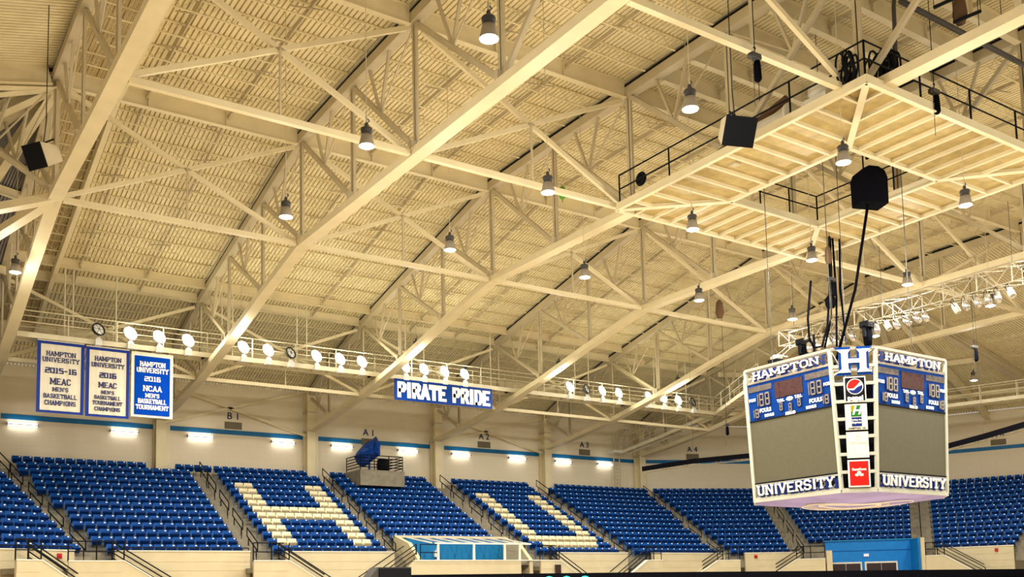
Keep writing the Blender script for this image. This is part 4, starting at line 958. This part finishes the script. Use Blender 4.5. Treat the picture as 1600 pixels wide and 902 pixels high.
mb = MB(); P = [(-.72, -.7), (.72, -.7), (.74, .35), (.6, .62), (.25, .76), (-.25, .76), (-.6, .62), (-.74, .35)]; mb.prism([(x*.72, -.45-x*.25, z*.95) for x, z in P], (.3, .7, 0)); mb.build('case', M['blackcloth'], e)
mb = MB(); mb.tube([(0, 0, .7), (0, 0, 4.5)], .03, 6); mb.build('suspension', M['black'], e)
mb = MB()
for k in range(4): mb.tube([(29.95+k*.12, 20.9+k*.1, PZc+.3), (30.0+k*.1, 20.95+k*.1, PZc+1.6), (30.3+k*.12, 21.2, PZc+2.2)], .07, 6)
tag(mb.build('black_ducting', M['blackcloth']), 'black fabric and webbing behind the lamp in the platform opening', 'fabric')
for pts, r, lab in (([(31.1, 21.6, 15.0), (31.1, 22.6, 11.0), (31.1, 23.7, 8.3)], .055, 'long straight black cable from round speaker case to the scoreboard'),
                    ([(34.0, 26.9, 13.0), (34.05, 27.2, 11.4), (34.2, 27.3, 10.6), (34.5, 27.3, 10.2), (34.9, 27.2, 10.3), (35.2, 27.1, 11.2), (35.35, 27.0, 12.8), (35.4, 26.9, 15.24)], .05, 'drooping black cable loop above the scoreboard'),
                    ([(35.6, 27.0, 15.24), (35.65, 27.1, 13.0), (35.6, 27.2, 11.6), (35.2, 27.3, 10.3)], .045, 'middle black cable dropping from the platform corner'),
                    ([(35.75, 27.0, 15.24), (35.8, 27.0, 12.5), (35.8, 27.1, 11.0), (35.9, 27.2, 10.4)], .045, 'inner right black cable dropping from the platform corner'),
                    ([(36.1, 26.9, 15.24), (36.1, 27.0, 13.0), (36.3, 27.0, 10.5)], .045, 'rightmost black cable dropping from the platform corner'),
                    ([(34.5, 27.3, 10.8), (34.5, 27.3, 9.6), (34.5, 27.3, 8.6)], .05, 'short black cable hanging behind the scoreboard frame'),
                    ([(27.5, 18.0, 15.6), (27.6, 18.0, 18.6), (27.65, 18.0, 18.9), (27.9, 18.0, 19.1), (28.1, 18.0, 20.6)], .07, 'thick dark pipe rising to the roof above the coils')):
    mb = MB(); mb.tube(pts, r, 7); tag(mb.build('hanging_cable', M['blackcloth'] if r < .07 else M['darkgrey']), lab, 'cable', 'hanging cables')
mb = MB(); mb.lathe([(0, -.28), (.16, -.28), (.24, -.1), (.22, .15), (.1, .28), (0, .3)], 10, None, (35.5, 27.1, 12.35)); tag(mb.build('cable_knot', M['blackcloth']), 'black bundled knot in the cables under the platform', 'cable knot')
mb = MB(); mb.tube([(26.6, 17.1, 18.0), (35.0, 17.1, 18.0)], .09, 8); tag(mb.build('dark_pipe', M['darkgrey']), 'long dark brown pipe under the roof at upper right', 'pipe')
for k, (a, b) in enumerate((((28.4, 17.1, 18.38), (28.84, 16.7, 18.6)), ((29.5, 17.1, 18.23), (30.25, 16.6, 18.6)), ((31.0, 17.1, 18.33), (31.7, 16.7, 18.6)))):
    mb = MB(); mb.tube([a, b], .06, 6); mb.tube([a, (a[0], a[1], 20.5)], .012, 4); mb.tube([b, (b[0], b[1], 20.5)], .012, 4); tag(mb.build('black_batten', M['black']), 'short black batten hung near the upper right dark pipe, %s from left' % ordw(k+1), 'batten', 'short battens')
# green balloon, wheel
mb = MB(); mb.lathe([(0, -.32), (.12, -.2), (.17, 0), (.12, .2), (0, .3)], 10, None, (24.0, 31.2, 16.3)); mb.tube([(24.0, 31.2, 15.9), (24.0, 31.2, 16.0)], .02, 5); tag(mb.build('foil_balloon', M['green']), 'small green foil balloon caught under the roof', 'balloon')
mb = MB(); mb.tube([(25.55+.0, 28.1+.22*math.cos(a), 16.1+.22*math.sin(a)) for a in [2*PI*i/18 for i in range(19)]], .07, 6, caps=False); mb.lathe([(0, -.03), (.16, -.03), (.16, .03), (0, .03)], 12, None, (25.55, 28.1, 16.1), Matrix.Rotation(PI/2, 4, 'Y')); tag(mb.build('pulley_wheel', M['black']), 'black pulley wheel on the post at left platform corner', 'pulley')

# lighting truss with par cans behind the scoreboard
e = empty('lighting_truss', (38, 0, 0), 0, 'aluminium box lighting truss hung behind the scoreboard top', 'lighting truss')
mb = MB(); ya, yb, zl, s = 32.2, 16.0, 11.78, .78
for dx in (0, s):
    for dz in (0, s): mb.tube([(dx, ya, zl+dz), (dx, yb, zl+dz)], .028, 6)
mb.build('chord_tubes', M['trussalu'], e)
mb = MB(); y = ya; k = 0
while y > yb+.1:
    y2 = y-.74
    for dx in (0, s):
        mb.tube([(dx, y, zl if k % 2 else zl+s), (dx, y2, zl+s if k % 2 else zl)], .02, 5)
        if k % 2 == 0: mb.tube([(dx, y, zl), (dx, y, zl+s)], .028, 5)
    mb.tube([(0, y, zl), (s, y2, zl)], .02, 5); mb.tube([(0, y, zl+s), (s, y2, zl+s)], .02, 5); y = y2; k += 1
mb.build('lattice', M['trussalu'], e)
for k, y in enumerate((20.5, 26.5, 31.5)):
    mb = MB(); mb.tube([(0.36, y, zl+s), (0.36, y, 15.2)], .012, 5); mb.build('suspension', M['darkgrey'], e)
def par(y, j):
    rz = random.uniform(-.5, .5); tl = math.radians(random.choice((12, 22, 30, 18))); e = empty('par_can', (38.0, y, 11.62), 0, 'silver stage lamp can under the lighting truss, %s from left' % ordw(j), 'stage lamp', 'stage lamp cans')
    R = Matrix.Rotation(rz, 4, 'Z') @ Matrix.Rotation(-tl, 4, 'X')
    mb = MB(); mb.lathe([(0, -.06), (.07, -.07), (.12, -.14), (.13, -.3), (.135, -.52), (.125, -.52), (.11, -.3), (0, -.28)], 12, None, (0, 0, 0), R); mb.build('can', M['silver'] if j % 5 != 3 else M['offwhite'], e)
    mb = MB(); mb.tube([R @ Vector((-.15, 0, -.25)), (-.15, 0, -.02), (0, 0, .15), (.15, 0, -.02), R @ Vector((.15, 0, -.25))], .015, 5); mb.build('yoke', M['black'], e)
ys = [30.95, 30.0, 29.1, 28.3, 27.45, 26.65, 24.95, 24.35, 23.7, 23.15, 22.55, 22.0, 20.9, 20.55, 19.95, 19.4, 18.85, 18.3][:18]
pix = [30.42, 29.89, 29.4, 29.0, 28.53, 28.01, 26.67, 26.21, 25.73, 25.28, 24.78, 24.32, 22.93, 22.45, 21.97, 21.48, 21.05, 20.57]
for j, y in enumerate(pix): par(y, j+1)
for y, lab in ((30.9, 'black moving head stage light at left end of the truss'), (27.25, 'black moving head stage light under the middle of truss')):
    gear('moving_head', (38.2, y, 11.62), lab, 'stage lamp', [('base', 'black', lambda mb: mb.box((-.24, -.24, -.05), (.24, .24, .24))), ('yoke', 'black', lambda mb: (mb.box((-.28, -.08, -.5), (-.2, .08, 0)), mb.box((.2, -.08, -.5), (.28, .08, 0)), mb.box((-.28, -.08, -.06), (.28, .08, .0)))),
         ('head', 'blackcloth', lambda mb: mb.lathe([(0, -.85), (.17, -.85), (.2, -.6), (.2, -.3), (.12, -.15), (0, -.12)], 14))], 'moving head lights')
# bracket arms at the left end of the lighting truss
e = empty('swivel_fan', (38.0, 32.4, 11.25), 0, 'small white fixture on thin rods left above the scoreboard', 'fixture')
mb = MB(); mb.tube([(0, -1.2, .6), (0, 0, .1)], .015, 6); mb.tube([(0, -1.4, .5), (0, -.3, .0)], .015, 6); mb.build('rod', M['offwhite'], e)
mb = MB(); mb.lathe([(0, -.1), (.25, -.12), (.3, 0), (.2, .1), (0, .12)], 12); mb.bar((.0, -.2, .1), (0, -.7, -.1), .1, .05); mb.build('body', M['offwhite'], e)
mb = MB(); mb.box((-.3, -.3, -.25), (.3, .3, -.12)); mb.build('mount', M['black'], e)

# black skirted trusses hung behind and beside the scoreboard
for P, lab in (([(42.2, 47.3, 7.62), (43.4, 43.9, 7.78), (44.75, 40.4, 7.76), (46.0, 36.8, 7.8)], 'black skirted stage truss left of the scoreboard'), ([(51.9, 32.4, 7.66), (50.6, 29.3, 7.72), (48.9, 26.2, 7.75), (48.0, 24.2, 7.75)], 'black skirted stage truss right of the scoreboard')):
    e = empty('skirted_truss', (0, 0, 0), 0, lab, 'stage truss', 'black skirted trusses')
    mb = MB()
    for a, b in zip(P, P[1:]): mb.bar(a, b, .06, .30)
    mb.build('skirt', M['blackcloth'], e)
    mb = MB()
    for a, b in zip(P, P[1:]):
        a, b = Vector(a), Vector(b); mb.tube([a+Vector((.3, .1, .17)), b+Vector((.3, .1, .17))], .03, 5); mb.tube([a+Vector((.3, .1, -.22)), b+Vector((.3, .1, -.22))], .03, 5)
        n = 5
        for k in range(n): mb.tube([a.lerp(b, k/n)+Vector((.3, .1, .17 if k % 2 else -.22)), a.lerp(b, (k+1)/n)+Vector((.3, .1, -.22 if k % 2 else .17))], .018, 5)
    mb.build('truss_frame', M['trussalu'], e)
    mb = MB(); q = Vector(P[1]); mb.tube([q, (q.x, q.y, 15.0)], .008, 5); mb.build('suspension', M['darkgrey'], e)
chain_hoist((49.5, 46.8, 10.6), 'small black chain hoist hanging above sign A4', sling=8.3)

# ------------------------------------------------------------------ scoreboard
SC = Vector((31.15, 23.46, 0))
e = empty('hanging_scoreboard', (SC.x, SC.y, 0), 0, 'large eight sided hanging scoreboard with video screens and blue score panels', 'scoreboard')
ZS0, ZS1 = 3.2, 8.07
DT = {0: (2.97, 2.04), 1: (3.15, 1.93), 2: (2.97, 2.04), 3: (3.15, 1.93)}; TAP = .25   # distance of each face from the middle and its half width
def face_frame(k):  # 0: faces -y, 1: faces -x, 2: +y, 3: +x ; frame leans with the taper
    R = Matrix.Rotation([0, -PI/2, PI, PI/2][k], 4, 'Z')
    xa = R @ Vector((1, 0, 0)); lean = Vector((0, -TAP, ZS1-ZS0)).normalized(); zl_ = R @ lean; yn = R @ Vector((0, 1, 0)); yn = zl_.cross(xa); o = R @ Vector((0, -(DT[k][0]-TAP), ZS0))
    return frame(o, xa, yn, zl_)
HS = math.hypot(ZS1-ZS0, TAP)
zH, zP, zV = 4.33, 2.95, .62   # header bottom, panel bottom, screen bottom measured up the face
def hexframe(mb, mx, x0, x1, z0, z1, n, t=.035):
    mb.box((x0, -.02, z0), (x1, .06, z0+.09), None, mx); mb.box((x0, -.02, z1-.09), (x1, .06, z1), None, mx)
    w = (x1-x0)/n
    for k in range(n):
        a = x0+k*w; 
        mb.bar(mx @ Vector((a, .1, z0+.05)), mx @ Vector((a+w, .1, z1-.05)), t, t); mb.bar(mx @ Vector((a+w, .1, z0+.05)), mx @ Vector((a, .1, z1-.05)), t, t)
SEVEN = {'8': 'abcdefg', '1': 'bc', '3': 'abcdg', '0': 'abcdef'}
def seven(mb, mx, x, z, w, h, ch, t):
    s = {'a': ((x, z+h), (x+w, z+h)), 'g': ((x, z+h/2), (x+w, z+h/2)), 'd': ((x, z), (x+w, z)), 'f': ((x, z+h/2), (x, z+h)), 'b': ((x+w, z+h/2), (x+w, z+h)), 'e': ((x, z), (x, z+h/2)), 'c': ((x+w, z), (x+w, z+h/2))}
    for q in SEVEN[ch]:
        a, b = s[q]; mb.bar(mx @ Vector((a[0], -.05, a[1])), mx @ Vector((b[0], -.05, b[1])), .02, t)
for k in range(4):
    mx = face_frame(k)
    full = k in (0, 1)
    hl = DT[k][1]
    mx = mx @ Matrix.Diagonal((hl/2.06, 1, 1, 1)); hl = 2.06
    # frame of the face
    mb = MB(); hexframe(mb, mx, -hl, hl, zH, HS, 7); mb.build('header_truss', M['grey'], e)
    mb = MB(); hexframe(mb, mx, -hl, hl, .0, zV-.02, 8, .04); mb.build('footer_truss', M['frame'], e)
    mb = MB(); mb.box((-hl, .0, zP), (hl, .12, zH), None, mx); sp = mb.build('score_panel', M['royal'], e)
    mb = MB(); mb.box((-hl, -.01, zV), (hl, .1, zP-.02), None, mx); vs_ = mb.build('video_screen', M['screen'], e)
    for zq in (zV, zP): mb = MB(); mb.box((-hl, -.03, zq-.05), (hl, .08, zq), None, mx); mb.build('screen_edge', M['black'], vs_)
    if not full: continue
    # header and footer lettering with blue backing letters
    for txt, z0, z1, xo in (('HAMPTON', zH+.08, HS-.12, .0), ('UNIVERSITY', .08, zV-.1, 0)):
        w = 1.72 if txt == 'HAMPTON' else 1.95
        mb = MB(); sh = .12 if k == 0 else -.12
        letters(mb, txt, mx @ Matrix.Translation((-sh, -.0, .0)), -w, w, z0, z1, .26, True, .03); lb_ = mb.build('letter_backing', M['royaldeep'], e)
        mb = MB(); letters(mb, txt, mx @ Matrix.Translation((0, -.06, 0)), -w*.94, w*.94, z0+.06, z1-.02, .17, True, .05); mb.build('lettering', M['letter'], lb_)
    # score panel contents
    mx = mx @ Matrix.Translation((0, 0, -.10))
    for x0, x1 in ((-1.95, -.78), (.85, 1.98)): mb = MB(); mb.box((x0, -.02, 4.12), (x1, 0, 4.33), None, mx); mb.build('team_display', M['ledpanel'], sp)
    mb = MB(); mb.box((-.62, -.02, 3.72), (.72, 0, 4.3), None, mx); mb.box((-.62, -.03, 3.72), (-.40, -.02, 4.3), None, mx); mb.build('game_clock', M['ledred'], sp)
    def number(x, z, w, h, digs):
        mb = MB(); mb.box((x-.04, -.015, z-.05), (x+w, 0, z+h+.05), M['royaldeep'], mx)
        for (dx, dw, ch, t) in digs:
            n0 = len(mb.f); seven(mb, mx, x+dx, z, dw, h, ch, t); k_ = mb.slot(M['ledoff'])
            for q in range(n0, len(mb.f)): mb.mi[q] = k_
        mb.build('number_display', None, sp)
    for x in (-1.5, 1.0): number(x, 3.57, .66, .42, ((.03, .001, '1', .05), (.13, .17, '8', .055), (.42, .17, '8', .055)))
    for x in (-1.75, 1.62): number(x, 3.16, .32, .28, ((.03, .001, '1', .04), (.12, .13, '8', .045)))
    for x, z in ((-.42, 3.25), (.02, 3.16), (.46, 3.28)): number(x, z, .16, .26, ((.02, .10, '8', .04),))
    for t, x, z, sz in (('POSS', -1.78, 3.82, .15), ('POSS', 1.86, 3.82, .15), ('FOULS', -1.16, 3.37, .20), ('FOULS', 1.28, 3.34, .20), ('BONUS', -.98, 3.16, .14), ('BONUS', 1.05, 3.14, .14), ('T.O.L.', -.36, 3.60, .14), ('T.O.L.', .50, 3.62, .14), ('PERIOD', .06, 3.08, .14)):
        font_text('caption', t, sz, mx @ Matrix.Translation((x, -.03, z)), M['letter'], sp, bold=.008)
    mb = MB(); mb.lathe([(0, -.02), (.16, -.02), (.16, .0), (0, .0)], 16, None, (0, 0, 0), mx @ Matrix.Translation((.06, -.02, 3.6)) @ Matrix.Diagonal((1, 1, .5, 1)) @ Matrix.Rotation(PI/2, 4, 'X')); mb.build('maker_badge', M['letter'], sp)
# corner posts and corner bays
def corner(k):
    sx, sy = ((-1, -1), (1, -1), (1, 1), (-1, 1))[k]; (dy, hx), (dx, hy) = DT[0], DT[1]
    A = lambda t, z: Vector((sx*(dx-t), sy*hy*(1-t*.0), z)); B = lambda t, z: Vector((sx*hx, sy*(dy-t), z))
    P = (A, B) if k in (0, 2) else (B, A)
    return [P[0](0, ZS1), P[1](0, ZS1)], [P[0](TAP, ZS0), P[1](TAP, ZS0)]
for k in range(4):
    Rk = Matrix.Rotation(PI/2*k, 4, 'Z')
    ct, cb = corner(k)
    mb = MB()
    for a, b in zip(ct, cb): mb.bar(a, b, .11, .11)
    for j in range(9):
        t = j/8; mb.bar(ct[0].lerp(cb[0], t), ct[1].lerp(cb[1], t), .09, .11)
    mb.build('corner_frame', M['frame'], e)
    mb = MB(); inn = (ct[0]+ct[1])/2; inn.z = 0; inn = inn.normalized()*-.45
    mb.quad(cb[0]+inn, cb[1]+inn, ct[1].lerp(cb[1], .24)+inn, ct[0].lerp(cb[0], .24)+inn); mb.build('corner_backing', M['black'], e)
    if k == 0:
        xa = (ct[1]-ct[0]).normalized(); mid_t = (ct[0]+ct[1])/2; mid_b = (cb[0]+cb[1])/2; zl_ = (mid_t-mid_b).normalized(); yn = zl_.cross(xa).normalized()
        cm = frame(mid_b, xa, yn, zl_); H = (mid_t-mid_b).length
        def cbx(name, x0, z0, x1, z1, m, y0=-.12, y1=-.07, par=e): mb = MB(); mb.box((x0, y0, z0), (x1, y1, z1), None, cm); return mb.build(name, M[m], par)
        # H emblem
        def hshape(g, y, dpt, m, nm, par):
            mb = MB(); z0, z1 = 4.02-g, 4.82+g; W = .60+g
            pts = [(-W, z1), (-W+.10, z1-.14), (-W+.16, z1-.2), (-W+.16, z0+.2), (-W+.05, z0+.12), (-W, z0), (-.02+g*.3, z0), (-.02, z0+.16), (-.1, z0+.2)]
            hw = .11+g*.9
            for s in (-1, 1):
                cx = s*.30; mb.prism([cm @ Vector((cx-hw, y, z0+.1)), cm @ Vector((cx+hw, y, z0+.1)), cm @ Vector((cx+hw, y, z1-.1)), cm @ Vector((cx-hw, y, z1-.1))], cm.to_3x3() @ Vector((0, -dpt, 0)))
                for zz, zq in ((z0, z0+.13), (z1, z1-.13)):
                    wide = .27+g*.7; mb.prism([cm @ Vector((cx-(wide if s < 0 else .20), y, zz)), cm @ Vector((cx+(wide if s > 0 else .20), y, zz)), cm @ Vector((cx+hw, y, zq)), cm @ Vector((cx-hw, y, zq))], cm.to_3x3() @ Vector((0, -dpt*1.02, 0)))
            zc = (z0+z1)/2; q = .07+g*.5; mb.prism([cm @ Vector((-.34, y, zc-q)), cm @ Vector((.34, y, zc-q)), cm @ Vector((.34, y, zc+q)), cm @ Vector((-.34, y, zc+q))], cm.to_3x3() @ Vector((0, -dpt*.98, 0)))
            return mb.build(nm, M[m], par)
        hb = hshape(.09, -.10, .05, 'royal', 'emblem_outline', e); hshape(0, -.16, .03, 'letter', 'emblem_letter', hb)
        mb = MB()
        for s in (-1, 1): mb.prism([cm @ Vector((s*.30+.0, -.195, 4.12)), cm @ Vector((s*.30+.11, -.195, 4.12)), cm @ Vector((s*.30+.11, -.195, 4.74)), cm @ Vector((s*.30+.0, -.195, 4.66))], cm.to_3x3() @ Vector((0, -.01, 0)))
        mb.build('emblem_bevel', M['mauve'], hb)
        # four sign boxes
        zz = [(3.0, 3.88), (2.04, 2.93), (1.08, 1.97), (.08, 1.01)]
        s1 = cbx('soda_sign', -.36, zz[0][0], .36, zz[0][1], 'letter'); cbx('sign_face', -.32, zz[0][0]+.04, .32, zz[0][1]-.04, 'black', -.135, -.12, s1)
        def disc(r, m, nm, par, y, z, a0=0, a1=2*PI, cut=None):
            mb = MB(); P = [Vector((r*math.cos(a0+(a1-a0)*i/24), y, z+r*math.sin(a0+(a1-a0)*i/24))) for i in range(25 if a1-a0 < 6.2 else 24)]
            if cut: P += cut
            mb.prism([cm @ p for p in P], cm.to_3x3() @ Vector((0, -.006, 0))); return mb.build(nm, M[m], par)
        zc = 3.53; disc(.275, 'letter', 'logo_ring', s1, -.137, zc)
        disc(.245, 'red', 'logo_top', s1, -.145, zc, .75, PI+.25, [Vector((-.05, -.145, zc-.06)), Vector((.10, -.145, zc+.08))])
        disc(.245, 'royaldeep', 'logo_bottom', s1, -.145, zc, PI+.45, 2*PI+.2, [Vector((.08, -.145, zc-.02)), Vector((-.05, -.145, zc-.13))])
        font_text('sign_text', 'pepsi', .25, cm @ Matrix.Translation((0, -.14, 3.13)), M['letter'], s1, bold=.012)
        s2 = cbx('hotel_sign', -.36, zz[1][0], .36, zz[1][1], 'offwhite'); cbx('logo_square', -.17, 2.50, .17, 2.88, 'hgreen', -.13, -.12, s2); cbx('logo_corner', -.17, 2.66, -.02, 2.88, 'holive', -.133, -.13, s2); cbx('name_square', -.16, 2.16, .17, 2.47, 'royaldeep', -.13, -.12, s2)
        font_text('sign_text', 'H', .40, cm @ Matrix.Translation((0, -.14, 2.69)), M['letter'], s2, bold=.012, shear=.3)
        font_text('sign_text', 'Holiday Inn', .075, cm @ Matrix.Translation((0, -.14, 2.38)), M['letter'], s2, bold=.002); font_text('sign_text', 'Express', .10, cm @ Matrix.Translation((0, -.14, 2.29)), M['letter'], s2, bold=.003)
        font_text('sign_text', 'HAMPTON  VA', .085, cm @ Matrix.Translation((0, -.13, 2.09)), M['black'], s2, bold=.001)
        s3 = cbx('bank_sign', -.36, zz[2][0], .36, zz[2][1], 'offwhite'); font_text('sign_text', 'TowneBank', .12, cm @ Matrix.Translation((0, -.125, 1.60)), M['faint'], s3)
        mb = MB(); mb.tube([cm @ Vector((.07*math.cos(a), -.125, 1.76+.07*math.sin(a))) for a in [2*PI*i/16 for i in range(17)]], .008, 5, caps=False); mb.build('sign_ring', M['faint'], s3)
        s4 = cbx('insurance_sign', -.36, zz[3][0], .36, zz[3][1], 'letter'); cbx('sign_face', -.31, zz[3][0]+.05, .31, zz[3][1]-.05, 'red', -.13, -.12, s4)
        font_text('sign_text', 'StateFarm', .115, cm @ Matrix.Translation((0, -.14, .68)), M['letter'], s4, bold=.004)
        for x, z in ((0, .57), (-.075, .49), (.075, .49)):
            mb = MB(); mb.lathe([(0, -.01), (.07, -.01), (.07, 0), (0, 0)], 14, None, (0, 0, 0), cm @ Matrix.Translation((x, -.135, z)) @ Matrix.Diagonal((1, 1, .7, 1)) @ Matrix.Rotation(PI/2, 4, 'X')); mb.build('sign_oval', M['letter'], s4)
# rim, roof frame, core and the bulging underside
mb = MB(); r8 = []
for k in range(4): r8 += [q-Vector((0, 0, .04)) for q in corner(k)[1]]
for i in range(8): mb.bar(r8[i], r8[(i+1) % 8], .12, .12)
mb.build('bottom_rim', M['frame'], e)
mb = MB(); vs = []; rings = 7
for j in range(rings):
    t = j/(rings-1); s_ = 1-t; zz_ = ZS0-.1-.26*math.sin((1-s_)*PI/2)
    for i in range(8):
        a, b = r8[i], r8[(i+1) % 8]
        for q in range(4): p = a.lerp(b, q/4); vs.append((p.x*s_, p.y*s_, zz_))
N = 32
mb.add(vs, [(j*N+i, j*N+(i+1) % N, (j+1)*N+(i+1) % N, (j+1)*N+i) for j in range(rings-1) for i in range(N)], None, True); us = mb.build('underside_fabric', M['purple'], e)
def dishz(x, y): r = min(1, math.hypot(x, y)/2.9); return ZS0-.1-.26*math.sin((1-r)*PI/2)-.03
for nm, rx, ry, cx, cy, w, m in (('swirl', 1.5, .8, -.5, -.3, .035, 'bannercloth'), ('swirl', 1.1, .5, -.6, -.5, .04, 'letter'), ('swirl', 2.0, 1.5, .2, -.2, .03, 'letter')):
    mb = MB(); P = []
    for i in range(41):
        a = 2*PI*i/40; u, v = rx*math.cos(a), ry*math.sin(a)*(1+.2*math.sin(3*a)); x = cx+u*.8-v*.6; y = cy+u*-.6-v*.8; P.append((x, y, dishz(x, y)))
    mb.tube(P, w, 5, caps=False); mb.build(nm, M[m], us)
mb = MB(); mb.box((-1.3, -1.3, 3.6), (1.3, 1.3, 7.4)); mb.build('service_core', M['darkgrey'], e)
mb = MB(); T8 = []
for k in range(4): T8 += corner(k)[0]
for i in range(8): mb.bar(T8[i], T8[(i+1) % 8], .10, .10); mb.bar(T8[i], (0, 0, ZS1), .06, .08)
mb.build('top_frame', M['grey'], e)
for i in (0, 2, 4, 6):
    mb = MB(); mb.tube([T8[i]*.7+Vector((0, 0, ZS1*.3)), (T8[i].x*.7, T8[i].y*.7, 20.86)], .015, 5); mb.build('suspension_wire', M['darkgrey'], e)

# ------------------------------------------------------------------ stage edge, drape and foreground speaker
e = empty('stage_drape', (0, 0, 0), 0, 'long black masking drape along the bottom of the view', 'drape')
mb = MB(); P = [(20.6, 38.6, .82), (34, 38.2, .82), (46, 37.6, .78), (54, 34.0, .70), (61, 31.0, .62), (66, 28.0, .58)]
for a, b in zip(P, P[1:]):
    mb.quad((a[0], a[1], FLOOR+.02), (b[0], b[1], FLOOR+.02), (b[0], b[1], b[2]-.44), (a[0], a[1], a[2]-.44)); mb.bar((a[0], a[1], a[2]-.22), (b[0], b[1], b[2]-.22), .14, .44)
mb.build('drape', M['blackcloth'], e)
for i, x in enumerate((34.4, 35.6, 36.9)):
    mb = MB(); mb.lathe([(0, -.16), (.16, -.12), (.2, 0), (.16, .12), (0, .16)], 12, None, ((x-2.3)*.868, 38.1, .52)); tag(mb.build('stage_lens', M['teal']), 'teal glowing stage light on the black drape, %s from left' % ordw(i+1), 'stage lamp', 'teal stage lights')
e = empty('stage_speaker', (15.2, 30.0, 0), 0, 'dark grey stage speaker top at the bottom edge', 'loudspeaker')
mb = MB(); mb.prism([(-.55, -.2, -1.2), (.8, -.2, -1.2), (.8, -.2, .90), (-.45, -.2, .90), (-.75, -.2, .55), (-.75, -.2, -1.2)], (0, .6, 0)); mb.build('cabinet', M['darkgrey'], e)
mb = MB(); mb.box((-.42, -.24, -1.2), (.78, -.2, .86)); mb.build('grille', M['black'], e)
mb = MB(); mb.box((-.73, -.23, -5.95), (-.6, .3, -1.2)); mb.box((.65, -.23, -5.95), (.78, .3, -1.2)); mb.build('stand', M['black'], e)
mb = MB(); mb.box((37.0, 48.9, FLOOR), (45.0, 49.1, 1.05)); o = mb.build('white_ledge', M['cap']); tag(o, 'thin white ledge at the foot of the cream walls', 'ledge')
mb = MB(); mb.box((36.9, WY-LD-.2, .6), (37.3, WY-LD-.1, 1.6)); tag(mb.build('brown_door_panel', M['doorbrown']), 'small brown door beside the stair under the U block', 'door')
